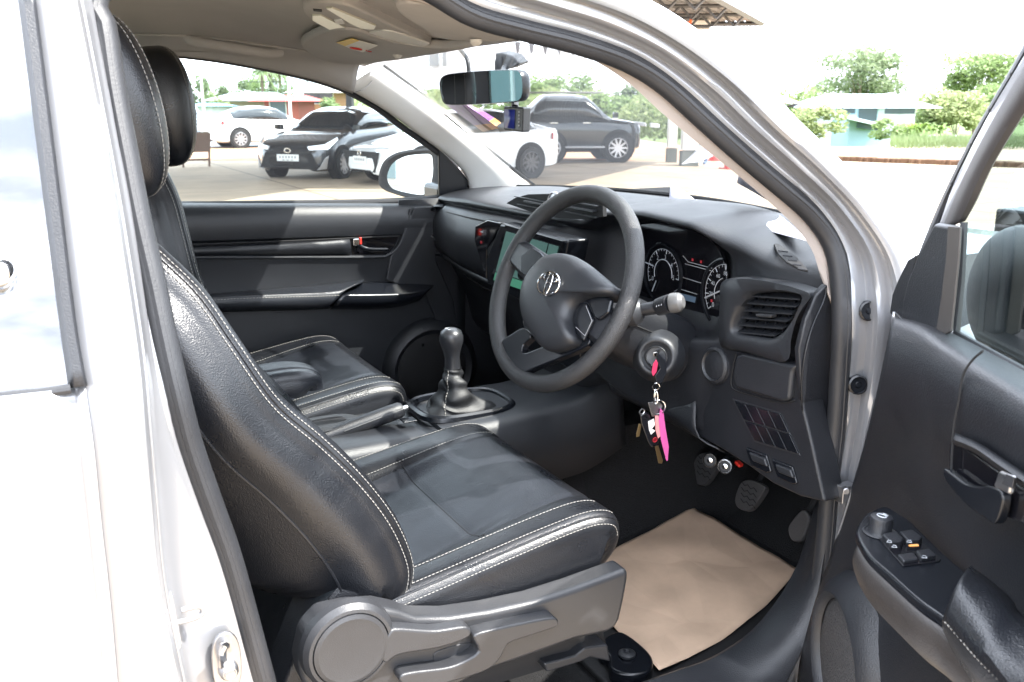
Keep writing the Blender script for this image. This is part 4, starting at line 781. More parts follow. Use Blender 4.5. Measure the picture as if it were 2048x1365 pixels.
b = MB(); kax = V((-.03, 0, 1)).normalized(); b.lathe([(.0180, -.012), (.0185, .0), (.0175, .003), (.0172, .014), (.0165, .030), (.0185, .044), (.0225, .056), (.0258, .068), (.0260, .079), (.0225, .090), (.012, .0965), (.001, .0975)], tip, kax, 32); gk = b.build('gear_knob', mat('satin_knob', (.02, .021, .024), .34, bump=.1, bscale=400), con, smooth=180)
b = MB(); top_ = tip + kax * .0975
for (a, c_) in (((-.008, -.006), (-.008, .006)), ((0, -.006), (0, .006)), ((.008, -.006), (.008, .006)), ((-.008, 0), (.008, 0))): b.tube([top_ + V((a[1] - .004, a[0], -.0012)), top_ + V((c_[1] - .004, c_[0], -.0012))], .0006, 4)
b.build('shift_pattern', 'ink', gk)
# handbrake
h0 = P(684, 862, y=-.005); h1 = P(804, 819, y=-.005); h2 = P(815, 815, y=-.005); hn = (h1 - h0).normalized()
b = MB(); b.tube([h0 - hn * .06, h0, h0 + hn * .05, h0 + hn * .11, h1 - hn * .006, h1], [.014, .0155, .0175, .0180, .0175, .0145], 20); hbk = b.build('handbrake_lever', 'plastic', con, smooth=60)
b = MB(); b.lathe([(.0065, 0), (.0065, .010), (.0055, .013), (.001, .013)], h1, hn, 16); b.build('brake_button', 'steel', hbk)
tube('lever_seam', [h0 + V((0, -.0165, .004)), h0.lerp(h1, .5) + V((0, -.0178, .006)), h1 + V((0, -.0150, .006))], .0012, 'grey', hbk, seg=5)
b = MB(); b.grid([ell(V((-.35, .03, .945)), V((.085, 0, 0)), V((0, .045, 0)), 40, 3), ell(V((-.345, .032, .952)), V((.06, 0, 0)), V((0, .032, 0)), 40, 3), ell(V((-.34, .034, .950)), V((.04, 0, 0)), V((0, .02, 0)), 40, 3)], cv=True); b.build('brake_gaiter', 'gaiter', hbk)
b = MB(); b.box((-.185, -.035, .9475), (.030, .028, .003)); b.build('coin_recess', 'smooth', con, bevel=.001)
# ---- pedals
def pedal(name, pts, xx, armto, tread=True):
    pd = prism(name, [P(a, d, x=xx) for a, d in pts], V((.015, 0, -.006)), mat(name + '_rubber', (.05, .05, .052), .55, bump=.4, bscale=200), T, bevel=.005, curve=40)
    c = sum((P(a, d, x=xx) for a, d in pts), V()) / len(pts)
    tube('pedal_arm', [c + V((.012, 0, .0)), c + V((.06, 0, .08)), c + V((.05, .0, .20)), c + V((.02, 0, .33))], .008, 'matte', pd, n=12)
    if tread:
        b = MB()
        for k in range(4):
            z = -.024 + k * .014; b.tube([c + V((-.0015, y, z + (.006 if i % 2 else 0))) for i, y in enumerate((-.028, -.018, -.008, .002, .012, .022))], .0011, 4)
        b.build('pedal_tread', 'matte', pd)
    return pd
pedal('clutch_pedal', [(1392, 915), (1410, 905), (1440, 912), (1434, 935), (1408, 970), (1386, 962), (1384, 940)], .56, 0)
pedal('brake_pedal', [(1480, 968), (1498, 960), (1528, 972), (1524, 990), (1500, 1020), (1478, 1018), (1469, 1000)], .54, 0)
pedal('accelerator_pedal', [(1604, 1020), (1580, 1045), (1575, 1062), (1584, 1082), (1604, 1078), (1618, 1040)], .50, 0, False)
for (a, d) in ((1420, 921), (1450, 933)):
    b = MB(); c = P(a, d, x=.42); b.lathe([(.017, -.05), (.017, 0), (.0155, .003), (.014, -.001), (.006, -.001), (.006, .003), (.001, .004)], c, (-.75, -.6, .2), 24); b.build('pedal_lock_barrel', 'plastic2', T)
    b = MB(); b.lathe([(.015, .002), (.0155, .004), (.013, .004)], c, (-.75, -.6, .2), 24, cap=False); b.lathe([(.006, .003), (.001, .0045)], c, (-.75, -.6, .2), 16); b.build('barrel_ring', 'chrome', bpy.data.objects[[o.name for o in COL.objects if o.name.startswith('pedal_lock_barrel')][-1]])
MB().box(P(1478, 928, x=.44), (.012, .016, .008), Matrix.Rotation(.3, 3, 'X')).build('red_connector', 'red', T, bevel=.002)
# ================================================================== things lying in the cabin
rows = []
mtc = [(-.02, -.15), (.70, -.12), (.72, -.58), (.30, -.62), (.10, -.63), (-.02, -.63)]
mt_ = MB().prism([V((x, y, .562)) for x, y in mtc], (0, 0, .012)).build('floor_mat', 'matr', None, bevel=.005); tag(mt_, "black rubber floor mat in the driver's footwell, under the brown paper sheet", 'floor mat')
tube('mat_rim', [V((-.0, -.62, .580)), V((.10, -.625, .582)), V((.22, -.622, .582)), V((.30, -.612, .582)), V((.42, -.59, .60)), V((.70, -.57, .66))], .008, 'matr', mt_, n=30, seg=8)
ka, kb, kc_, kd = P(1386, 1010, z=.625), P(1597, 1134, z=.585), P(1318, 1342, z=.587), P(1130, 1150, z=.587)
rows = []
for i in range(41):
    r_ = []
    for j in range(41):
        u, v = i / 40, j / 40; q = ka.lerp(kb, u).lerp(kd.lerp(kc_, u), v); q.y += -.012 * math.sin(math.pi * v) * (u > .98) ; q.z = q.z - .006 + .008 * noise.noise(V((u * 4, v * 4, 1))) + .010 * abs(noise.noise(V((u * 2 + 7, v * 3, 4)))) + .012 * max(0, v - .85) * 4 * u
        if u > .5: q += V((0, -1, 0)) * .030 * math.sin(math.pi * v) * (u - .5) * 1.2
        r_.append(q)
    rows.append(r_)
kp = MB().grid(rows).build('paper_floor_sheet', 'kraft', None, solid=.0008, smooth=180); tag(kp, "brown kraft paper sheet laid over the driver's floor mat", 'paper sheet')
# papers on the dash top, plus a sheet drawn as their windscreen reflection
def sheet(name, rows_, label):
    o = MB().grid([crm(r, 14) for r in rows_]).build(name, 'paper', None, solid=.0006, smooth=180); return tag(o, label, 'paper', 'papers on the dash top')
sheet('paper_or_reflection', [[P(1392, 400, z=1.395), P(1470, 418, z=1.392), P(1560, 432, z=1.388)], [P(1410, 416, z=1.392), P(1490, 436, z=1.386), P(1585, 452, z=1.380)], [P(1440, 430, z=1.385), P(1515, 456, z=1.374), P(1618, 484, z=1.366)]], 'white paper sheet lying flat on the dash top beside the near pillar')
sheet('paper_or_reflection', [[P(1342, 362, x=.50), P(1350, 370, x=.50), P(1362, 378, x=.50)], [P(1340, 382, x=.49), P(1362, 390, x=.49), P(1385, 396, x=.49)], [P(1338, 398, x=.47), P(1370, 404, x=.47), P(1400, 408, x=.47)]], 'small white paper corner curling up behind the instrument hood')
sheet('paper_or_reflection', [[PG(1480, 338, .02), PG(1500, 352, .02), PG(1530, 375, .02)], [PG(1477, 352, .02), PG(1515, 376, .02), PG(1556, 405, .02)], [PG(1474, 366, .02), PG(1525, 395, .02), PG(1596, 440, .02)]], 'white sheet standing in for a reflection of the dash paper in the windscreen, by the near pillar')  # added sheet, shaped as the dash paper's reflection in the glass
# ---- bunch of keys in the ignition
ky = empty('bunch_of_keys', kc, label='bunch of keys with a pink tag hanging from the ignition lock', cat='keys')
def K(o): o.parent = ky; o.matrix_parent_inverse = ky.matrix_basis.inverted(); return o
def kp_(pts, y): return [P(a, d, y=y) for a, d in pts]
hd = K(prism('key_head', kp_([(1314, 704), (1322, 712), (1335, 726), (1334, 745), (1324, 768), (1312, 768), (1310, 752), (1320, 738), (1312, 716)], -.492), (.006, .010, 0), 'smooth', None, bevel=.002))
K(prism('key_blade', kp_([(1306, 706), (1316, 704), (1318, 712), (1308, 714)], -.488), (.02, .015, 0), 'chrome', None, bevel=.001))
K(prism('leather_tab', kp_([(1306, 728), (1312, 720), (1316, 728), (1313, 745), (1306, 754), (1303, 745)], -.494), (.003, .004, 0), 'wine', None, bevel=.001))
c = P(1312, 774, y=-.497); b = MB(); b.tube(ell(c, V((.0065, -.002, 0)), V((0, 0, .0065)), 24), .0009, 6, True); b.tube(ell(P(1310, 792, y=-.497), V((.0028, .002, 0)), V((0, 0, .014)), 24), .0010, 6, True); b.tube(ell(P(1312, 796, y=-.497), V((-.002, .003, 0)), V((0, 0, .012)), 24), .0010, 6, True); b.tube(ell(P(1316, 815, y=-.499), V((.0135, -.004, 0)), V((0, 0, .0135)), 30), .0012, 6, True); K(b.build('key_ring', 'chrome', None))
K(prism('steel_tag', kp_([(1296, 806), (1318, 804), (1326, 812), (1318, 834), (1304, 834)], -.497), (.002, .003, 0), 'steel', None, bevel=.001))
K(prism('key_fob', kp_([(1280, 832), (1290, 826), (1300, 832), (1318, 884), (1314, 893), (1302, 896), (1296, 888), (1282, 848)], -.499), (.008, .012, 0), 'gloss', None, bevel=.003))
K(prism('fob_label', kp_([(1296, 844), (1308, 838), (1310, 850), (1304, 858), (1311, 862), (1302, 870), (1298, 860)], -.501), (.0006, .001, 0), 'white', None, bevel=.0003))
b = MB(); b.tube(ell(P(1310, 880, y=-.5015), V((.0045, 0, 0)), V((0, 0, .0045)), 20), .0006, 5, True); b.tube(ell(P(1310, 880, y=-.5015), V((.0018, 0, 0)), V((0, 0, .0042)), 16), .0005, 5, True); K(b.build('fob_emblem', 'redlamp', None))
K(prism('spare_key_blade', kp_([(1310, 894), (1317, 892), (1326, 922), (1324, 928), (1317, 927)], -.497), (.001, .002, 0), 'brass', None, bevel=.0004))
K(prism('small_key', kp_([(1278, 848), (1283, 850), (1279, 873), (1273, 875), (1273, 868)], -.496), (.001, .002, 0), 'brass', None, bevel=.0004))
b = MB(); b.tube(ell(P(1284, 824, y=-.497), V((.006, .001, 0)), V((0, 0, .005)), 20), .0012, 6, True); K(b.build('small_ring', 'steel', None))
K(prism('pink_tag', kp_([(1321, 817), (1327, 824), (1332, 860), (1338, 895), (1336, 922), (1333, 922), (1322, 880), (1318, 840)], -.502), (.001, .003, 0), 'pink', None, bevel=.0008))
K(prism('rose_tag', kp_([(1310, 832), (1317, 832), (1322, 872), (1316, 878), (1311, 860)], -.500), (.001, .002, 0), mat('rose_plastic', (.7, .28, .28), .5), None, bevel=.0005))
# ================================================================== the open driver's door
DO = V((.28, -.80, 0)); DN = V((-.866, .5, 0)); DS = V((-.5, -.866, 0))
def PD(px, py, o=0): return PP(px, py, DO + DN * o, DN)
def LD(pts, o=0): return [PD(a, d, o) for a, d in pts]
dr = loft('drivers_door', [LD([(1786, 626), (1850, 642), (1908, 668), (2048, 742), (2250, 850)], -.004), LD([(1785, 632), (1850, 648), (1908, 675), (2048, 750), (2250, 860)], .018), LD([(1784, 642), (1850, 660), (1908, 692), (2048, 772), (2250, 888)], .045),
   LD([(1780, 668), (1850, 690), (1908, 722), (2048, 806), (2250, 930)], .064), LD([(1770, 720), (1850, 750), (1908, 780), (2048, 866), (2250, 1000)], .070), LD([(1752, 800), (1850, 830), (1908, 862), (2048, 955), (2250, 1090)], .062),
   LD([(1730, 890), (1840, 930), (1908, 965), (2048, 1060), (2250, 1190)], .042), LD([(1705, 975), (1810, 1020), (1900, 1070), (2048, 1160), (2250, 1300)], .030), LD([(1685, 1040), (1780, 1100), (1880, 1170), (2048, 1290), (2250, 1440)], .026),
   LD([(1660, 1120), (1760, 1190), (1860, 1270), (2048, 1420), (2250, 1560)], .036), LD([(1630, 1210), (1740, 1290), (1840, 1390), (2048, 1560), (2250, 1700)], .052), LD([(1600, 1330), (1720, 1440), (1840, 1540), (2048, 1700), (2250, 1850)], .050), LD([(1590, 1450), (1700, 1560), (1840, 1660), (2048, 1820), (2250, 1980)], .045)], 'plastic', T, n=50, rows=50)
# door shell outside
q = [LD(e, -.02 - .0 * i) for i, e in enumerate([[(1788, 626), (1908, 672), (2048, 742), (2300, 880)], [(1600, 1330), (1840, 1540), (2048, 1700), (2300, 1900)]])]
loft('door_edge', [LD([(1788, 624), (1772, 720), (1732, 890), (1706, 975), (1686, 1040), (1632, 1210), (1600, 1340), (1585, 1450)], .030), LD([(1788, 624), (1772, 720), (1732, 890), (1706, 975), (1686, 1040), (1632, 1210), (1600, 1340), (1585, 1450)], -.02), LD([(1790, 624), (1774, 720), (1734, 890), (1708, 975), (1688, 1040), (1634, 1210), (1602, 1340), (1590, 1450)], -.085)], 'paint', dr, n=30)
loft('door_skin', [LD([(1790, 640), (1908, 700), (2048, 775), (2300, 910)], -.05), LD([(1740, 860), (1908, 960), (2048, 1050), (2300, 1200)], -.11), LD([(1680, 1060), (1880, 1200), (2048, 1330), (2300, 1520)], -.11), LD([(1600, 1400), (1840, 1560), (2048, 1700), (2300, 1900)], -.085)], 'paint', dr, n=20, rows=16)
# window frame: black outer rubber, bright strip, brown inner frame
L1 = [(1822, 556), (1856, 468), (1889, 390), (1951, 265), (2030, 128), (2080, 30)]; L2 = [(1850, 520), (1876, 462), (1912, 365), (1975, 240), (2048, 118), (2100, 30)]
L3 = [(1886, 462), (1894, 440), (1935, 345), (1990, 240), (2060, 120), (2120, 30)]; L4 = [(1927, 442), (1950, 400), (1985, 325), (2048, 222), (2110, 130), (2180, 30)]
loft('frame_rubber', [LD(L1, -.03), LD(L1, -.012), LD([((a[0] + b[0]) / 2, (a[1] + b[1]) / 2) for a, b in zip(L1, L2)], -.004), LD(L2, -.012)], 'rubber', dr, n=30, rows=12)
b = MB()
for t in (.18, .36, .52, .66, .80): k = crm(LD([((a[0] + b_[0]) / 2, (a[1] + b_[1]) / 2) for a, b_ in zip(L1, L2)], -.0035), 101)[int(t * 100)]; b.lathe([(.0025, .001), (.001, .0012)], k, DN, 8)
b.build('rubber_clip', 'matte', dr)
loft('frame_strip', [LD(L2, -.013), LD(L2, -.004), LD(L3, -.002), LD(L3, -.010)], 'paint', dr, n=30)
loft('window_frame', [LD(L3, -.008), LD(L3, .000), LD([(a[0] * .6 + b[0] * .4, a[1] * .6 + b[1] * .4) for a, b in zip(L3, L4)], .007), LD(L4, .001), LD(L4, -.012)], mat('brown_grey_frame', (.035, .031, .030), .5, bump=.15, bscale=500), dr, n=30, rows=16)
sailp = [(1820, 664), (1826, 600), (1836, 560), (1856, 510), (1890, 446), (1928, 452), (1924, 520), (1916, 600), (1909, 668), (1890, 676), (1871, 681), (1846, 674)]
prism('mirror_sail', LD(sailp, .012), DN * .014, 'plastic', dr, bevel=.006)
prism('sail_edge_trim', LD([(1900, 452), (1925, 454), (1921, 520), (1913, 600), (1906, 664), (1890, 672), (1874, 678), (1886, 600), (1896, 520)], .0255), DN * .003, mat('brown_grey_trim', (.045, .040, .037), .5), dr, bevel=.003)
prism('door_corner_trim', LD([(1793, 627), (1798, 590), (1810, 560), (1830, 520), (1850, 508), (1836, 560), (1826, 600), (1821, 660)], .008), DN * .010, 'plastic', dr, bevel=.003)
tube('corner_seam', LD([(1793, 628), (1808, 644), (1820, 655)], .032), .0016, 'grey', dr, seg=5)
MB().add(LD([(1909, 672), (1925, 442), (1985, 322), (2048, 220), (2200, 0), (2500, 0), (2500, 990), (2250, 856), (2048, 746)], -.012), [tuple(range(9))]).build('door_glass', 'dglass', dr, smooth=0)
tube('glass_run', LD([(1928, 445), (1922, 560), (1913, 668), (2048, 742), (2250, 848)], .002), .0045, 'rubber', dr, seg=8)
# shut line of the upper pad, handle pocket and lever
tube('pad_seam', LD([(1966, 702), (1944, 722), (1926, 752), (1918, 800), (1908, 850), (1905, 890), (1903, 930), (1904, 960)], .0735), .0013, 'matte', dr, seg=5, n=40)
hp_ = prism('handle_pocket', LD([(1906, 888), (1912, 880), (1950, 905), (2000, 940), (2048, 972), (2120, 1020), (2110, 1070), (2060, 1050), (2010, 1030), (1960, 998), (1922, 965), (1906, 940)], .0640), DN * .004, 'gloss' , dr, bevel=.002, curve=60)
loft('pocket_lip', [LD([(1906, 888), (1950, 905), (2000, 940), (2048, 972), (2120, 1020)], .0640), LD([(1908, 880), (1952, 898), (2002, 932), (2050, 964), (2122, 1010)], .078), LD([(1910, 868), (1956, 888), (2006, 920), (2054, 952), (2126, 998)], .070)], 'plastic', dr, n=30, rows=10)
prism('pull_lever', LD([(1905, 937), (1922, 948), (1950, 968), (1980, 974), (1998, 972), (2026, 990), (2012, 1046), (1985, 1035), (1950, 1010), (1918, 975), (1906, 955)], .070), DN * .010, 'smooth', dr, bevel=.006, curve=50)
prism('release_button', LD([(2010, 941), (2038, 952), (2030, 990), (1998, 974)], .082), DN * .006, 'steel', dr, bevel=.003)
prism('release_inset', LD([(2015, 948), (2032, 955), (2027, 978), (2006, 968)], .0885), DN * .0015, 'grey', dr, bevel=.001)
# armrest with switches
def AZ(px, py, z=1.10): return P(px, py, z=z)
ao = [(1714, 1070), (1716, 1050), (1730, 1030), (1750, 1018), (1772, 1012), (1800, 1028), (1826, 1046), (1881, 1100), (1935, 1146), (1990, 1190), (2060, 1250), (2200, 1380), (2150, 1460), (2060, 1400), (1960, 1310), (1888, 1238), (1836, 1200), (1780, 1150), (1738, 1112)]
bezel = prism('switch_bezel', [AZ(*p) for p in ao], (0, 0, -.014), 'smooth', dr, bevel=.007, curve=110, bseg=4)
lo_ = [(1712, 1075), (1718, 1090), (1738, 1118), (1780, 1158), (1836, 1208), (1888, 1246), (1960, 1318), (2060, 1408), (2150, 1468)]
loft('armrest_side', [[AZ(*p) + V((0, 0, -.010)) + DN * -.004 for p in lo_], [AZ(*p) + V((0, 0, -.030)) + DN * -.000 for p in lo_], [AZ(*p) + V((0, 0, -.060)) + DN * -.012 for p in lo_], [AZ(*p) + V((0, 0, -.085)) + DN * -.045 for p in lo_]], mat('brown_black_plastic', (.030, .027, .026), .4, bump=.3, bscale=500), dr, n=40, rows=12)
b = MB(); c = AZ(1760, 1066, 1.10); b.lathe([(.020, .001), (.018, .002), (.0155, .0), (.0130, .004), (.0135, .018), (.0125, .021), (.010, .022), (.001, .022)], c, (0, 0, 1), 30); kn_ = b.build('mirror_switch', 'plastic', bezel)
b = MB(); c2 = c + V((0, 0, .0222)); b.tube(ell(c2, V((.004, 0, 0)), V((0, .006, 0)), 16), .0007, 4, True); b.tube([c2 + V((.006, -.004, 0)), c2 + V((.007, .004, 0))], .0006, 4); b.build('switch_symbol', 'ink', kn_)
# window switches
def sw_(name, pts, h, m_='plastic', par=bezel, **k): return prism(name, [AZ(a, d, 1.1005) for a, d in pts], (0, 0, h), m_, par, bevel=.0022, **k)
sw_('switch_plate', [(1757, 1078), (1824, 1070), (1882, 1118), (1878, 1124), (1806, 1134)], .0012, 'gloss')
s1_ = sw_('window_switch', [(1762, 1083), (1791, 1076), (1806, 1092), (1802, 1098), (1778, 1100)], .010)
s2_ = sw_('window_switch', [(1797, 1076), (1824, 1072), (1844, 1088), (1838, 1093), (1812, 1094)], .009)
s3_ = sw_('switch_blank', [(1794, 1116), (1826, 1112), (1837, 1126), (1806, 1130)], .005)
s4_ = sw_('window_switch', [(1831, 1111), (1858, 1108), (1872, 1121), (1840, 1126)], .007)
MB().prism([AZ(a, d, 1.111) for a, d in [(1817, 1091), (1836, 1090), (1838, 1093), (1819, 1094)]], (0, 0, .0008)).build('amber_mark', 'orange', s2_)
b = MB()
for (a, d) in ((1778, 1083), (1788, 1093), (1818, 1083), (1848, 1114)):
    c = AZ(a, d, 1.1115 if d < 1100 else 1.1085); u_ = V((.0020, -.0018, 0)); v_ = V((.0018, .0020, 0)); b.tube([c - u_ - v_, c + u_ - v_, c + u_ * .8 + v_, c - u_ * .2 + v_], .0004, 4, True)
b.build('switch_icons', 'ink', bezel)
# leather arm pad with stitching
pe = [(1897, 1225), (1905, 1190), (1922, 1160), (1938, 1140), (1950, 1146), (1985, 1178), (2018, 1208), (2030, 1225), (2035, 1245)]
pad = loft('arm_pad', [LD([(1940, 1134), (1985, 1168), (2022, 1202), (2040, 1230), (2120, 1290), (2260, 1400)], .055), LD([(1934, 1140), (1980, 1182), (2008, 1215), (2030, 1245), (2110, 1310), (2250, 1420)], .085),
     LD([(1920, 1160), (1950, 1200), (1985, 1245), (2020, 1290), (2090, 1350), (2230, 1460)], .108), LD([(1905, 1192), (1930, 1225), (1970, 1275), (2010, 1320), (2080, 1385), (2200, 1490)], .122), LD([(1892, 1228), (1916, 1254), (1960, 1303), (2005, 1348), (2060, 1405), (2180, 1520)], .130),
     LD([(1887, 1244), (1908, 1268), (1950, 1318), (1990, 1362), (2040, 1420), (2150, 1540)], .128), LD([(1890, 1262), (1906, 1290), (1940, 1340), (1980, 1390), (2030, 1450), (2130, 1560)], .115), LD([(1900, 1285), (1912, 1320), (1940, 1370), (1980, 1420), (2030, 1480), (2120, 1590)], .07)], 'leather', dr, n=40, rows=34)
stitches('pad_stitching', [LD([(1889, 1243), (1908, 1264), (1950, 1313), (1994, 1358), (2040, 1412)], .1305), LD([(1886, 1254), (1904, 1278), (1944, 1328), (1980, 1372), (2020, 1420)], .1245)], pad, .0065, .0009)
# speaker in the door bottom
sc_ = PD(1668, 1330, .075); 
b = MB(); b.lathe([(.135, -.03), (.125, -.012), (.112, .0), (.104, .004), (.098, .0), (.094, -.008)], sc_, DN, 56, cap=False); spk = b.build('door_speaker', 'plastic', dr)
b = MB(); b.lathe([(.094, -.010), (.08, -.004), (.04, .0), (.0005, .001)], sc_, DN, 56, cap=False)
sm = mat('speaker_mesh', (.035, .035, .037), .5, bump=1, bscale=190, kind='voro', bdist=.003); b.build('speaker_grille', sm, spk)
# mirror housing on the outside of the door
mc_ = PD(2075, 600, -.17); u_ = V((.35, .937, 0)).normalized(); v_ = V((u_.y, -u_.x, 0)); rows = []
for i in range(21):
    t = -1 + 2 * i / 20; k = max(.02, math.cos(t * math.pi / 2) ** .7); rows.append(ell(mc_ + ZZ * .10 * math.sin(t * math.pi / 2), DS * .125 * k, DN * .07 * k, 44, 2.5))
om = MB().grid(rows, cv=True, cap=True).build('outside_mirror', 'plastic', dr, smooth=180)
# ================================================================== setting
def slabm(name, pts, z, mt, label=None, kind='structure', thick=.3):
    o = MB().prism([V((p.x, p.y, z)) for p in pts], (0, 0, -thick)).build(name, mt, None, smooth=0); return tag(o, kind=kind)
conc = mat('sandy_concrete', (.35, .275, .195), .85, bump=.4, bscale=30, var=.24, vscale=.7)
t_ = conc.node_tree; bs = t_.nodes['Principled BSDF']
br = t_.nodes.new('ShaderNodeTexBrick'); br.offset = 0; br.inputs['Scale'].default_value = .25; br.inputs['Mortar Size'].default_value = .006; br.inputs['Brick Width'].default_value = 1; br.inputs['Row Height'].default_value = 1
br.inputs['Color1'].default_value = br.inputs['Color2'].default_value = (1, 1, 1, 1); br.inputs['Mortar'].default_value = (.4, .36, .32, 1)
mx_ = t_.nodes.new('ShaderNodeMixRGB'); mx_.blend_type = 'MULTIPLY'; mx_.inputs[0].default_value = 1
tcc = t_.nodes.new('ShaderNodeTexCoord'); src = bs.inputs['Base Color'].links[0].from_socket
t_.links.new(tcc.outputs['Object'], br.inputs[0]); t_.links.new(src, mx_.inputs[1]); t_.links.new(br.outputs[0], mx_.inputs[2]); t_.links.new(mx_.outputs[0], bs.inputs['Base Color'])
soil = mat('red_soil', (.36, .20, .12), .95, bump=1, bscale=3, var=.35, vscale=1.5, bdist=.1)
asph = mat('worn_asphalt', (.22, .22, .22), .9, bump=.4, bscale=40, var=.12, vscale=1)
grass = mat('rough_grass', (.12, .17, .05), .95, bump=1, bscale=8, var=.45, vscale=1.2, bdist=.05)
slabm('concrete_lot', [Q(-40, -60), Q(-40, 40), Q(26.6, 40), Q(26.6, -10), Q(40, -14), Q(40, -60)], 0, conc, thick=.015)
slabm('soil_verge', [Q(26.6, -9.9), Q(26.6, 12), Q(35, 12), Q(35, -13)], .004, soil, thick=.02)
slabm('road', [Q(35, -40), Q(35, 6.5), Q(42.5, 5.5), Q(42.5, -40)], .008, asph, thick=.02)
slabm('side_road', [Q(26.5, 12), Q(26.5, 60), Q(34.9, 60), Q(34.9, 12)], .008, conc, thick=.02)
b = MB(); 
for i in range(40):
    t = i / 39; c = Q(26.6 - t * 3.2, 9.2 + t * 4.2 + .0); b.box((c.x, c.y, .05), (.30, .30 + .1 * random.random(), .14 + .05 * random.random()), Matrix.Rotation(random.random() * 3, 3, 'Z'))
tag(b.build('kerb', mat('dark_kerb_soil', (.10, .055, .03), .95), None, bevel=.03), kind='structure')
# ---- trees
def gz(a, b=0): # the land falls away beyond the road
    c = 43.5 - 9 * max(0, min(1, (b - 6) / 4)); return 0 if a < c else -3.2 * min(1, (a - c) / 66)
FK = 2.2
rows = [[Q(a, b, gz(a, b) - .06) for b in [-400, -200, -100, -50, -20, -5, 0, 4, 6, 7, 8, 9, 10, 12, 20, 60, 120, 250, 400]] for a in (-150, 0, 30, 34.5, 37, 40, 43.5, 47, 52, 60, 75, 90, 100, 110, 140, 200, 700)]
tag(MB().grid(rows).build('terrain', grass, None, smooth=180), kind='structure')
leafm = []
for i, c in enumerate([(.115, .16, .07), (.15, .215, .07), (.20, .24, .095), (.075, .11, .05)]):
    m_ = mat('foliage_%s' % ['mid', 'fresh', 'yellow', 'dark'][i], c, .6, var=.3, vscale=.8)
    t2 = m_.node_tree; bb = t2.nodes['Principled BSDF']; o2 = t2.nodes['Material Output']; tl = t2.nodes.new('ShaderNodeBsdfTranslucent'); tl.inputs[0].default_value = (c[0] * 1.6, c[1] * 1.6, c[2] * 1.2, 1)
    ms = t2.nodes.new('ShaderNodeMixShader'); ms.inputs[0].default_value = .35; t2.links.new(bb.outputs[0], ms.inputs[1]); t2.links.new(tl.outputs[0], ms.inputs[2]); t2.links.new(ms.outputs[0], o2.inputs[0]); leafm.append(m_)
bark = mat('bark', (.16, .12, .09), .9, bump=.8, bscale=20)
def crown_mesh(seed, rx, rz, n, leaf, lobes, gap=.35):
    r = random.Random(seed); b = MB(); cs = []
    for i in range(lobes):
        a = r.random() * 6.283; e = r.uniform(-.7, 1); rr = r.uniform(.35, .8)
        cs.append((V((math.cos(a) * rx * rr * math.sqrt(max(.1, 1 - e * e * .6)), math.sin(a) * rx * rr * math.sqrt(max(.1, 1 - e * e * .6)), rz * e * .72)), r.uniform(.26, .48)))
    for i in range(n):
        c, s = r.choice(cs); d = V((r.gauss(0, 1), r.gauss(0, 1), r.gauss(0, 1))).normalized() * (r.random() ** .4)
        p = c + V((d.x * rx * s, d.y * rx * s, d.z * rz * s * .9)); u = V((r.gauss(0, 1), r.gauss(0, 1), r.gauss(0, .6))).normalized(); v = u.orthogonal().normalized(); v = (v + V((0, 0, r.uniform(-.5, .5)))).normalized()
        l = leaf * r.uniform(.6, 1.4); b.add([p - u * l, p - v * l * .5, p + u * l, p + v * l * .5], [(0, 1, 2, 3)])
    return b, cs
TM = {}
def tree(kind, pos, h, rx, label, group, m_i=0, seed=1, trunk=.35, dens=2600, lobes=16, leaf=.16, name='tree'):
    t = empty(name, pos, label=label, cat='tree', group=group)
    rz = h * (1 - trunk) / 2; b, cs = crown_mesh(seed, rx, rz, dens, leaf, lobes)
    c = b.build('crown', leafm[m_i], None, smooth=0); c.parent = t; c.location = (0, 0, h - rz)
    b = MB(); top_ = V((0, 0, h * .75)); b.tube([V((0, 0, -.1)), V((.08, 0, h * trunk)), top_], [.035 * h * .5, .026 * h * .5, .01 * h * .5], 8)
    for cc, s in cs[:7]: b.tube([V((.05, 0, h * trunk * .8)), V((cc.x * .5, cc.y * .5, h - rz + cc.z * .4 - .2)), V((cc.x, cc.y, h - rz + cc.z))], [.012 * h * .5, .008 * h * .5, .003 * h * .5], 6)
    k = b.build('trunk', bark, None); k.parent = t; return t
def TB(px, a): # position on the ground by picture column and metres ahead
    return Q(a, (px - 1024) / FPX * (a * math.cos(PIT) + 1.6 * math.sin(PIT)))
def ftree(px, a, py, hw, mi, sd, label, group, trunk, dens, lobes, leaf, name='tree'):
    a *= FK; p = TB(px, a); b_ = (p - CAM).dot(RT); g_ = gz(a, b_); p.z = g_
    return tree(name, p, topz(py, a) - g_, 1.35 * hw / FPX * a, label, group, mi, sd, trunk, dens, lobes, leaf * FK, name)
def topz(py, a): # height that reaches picture row py at a metres ahead
    return 1.6 + a * math.tan(math.atan((682.5 - py) / FPX) - PIT)
G1 = 'trees beyond the road'
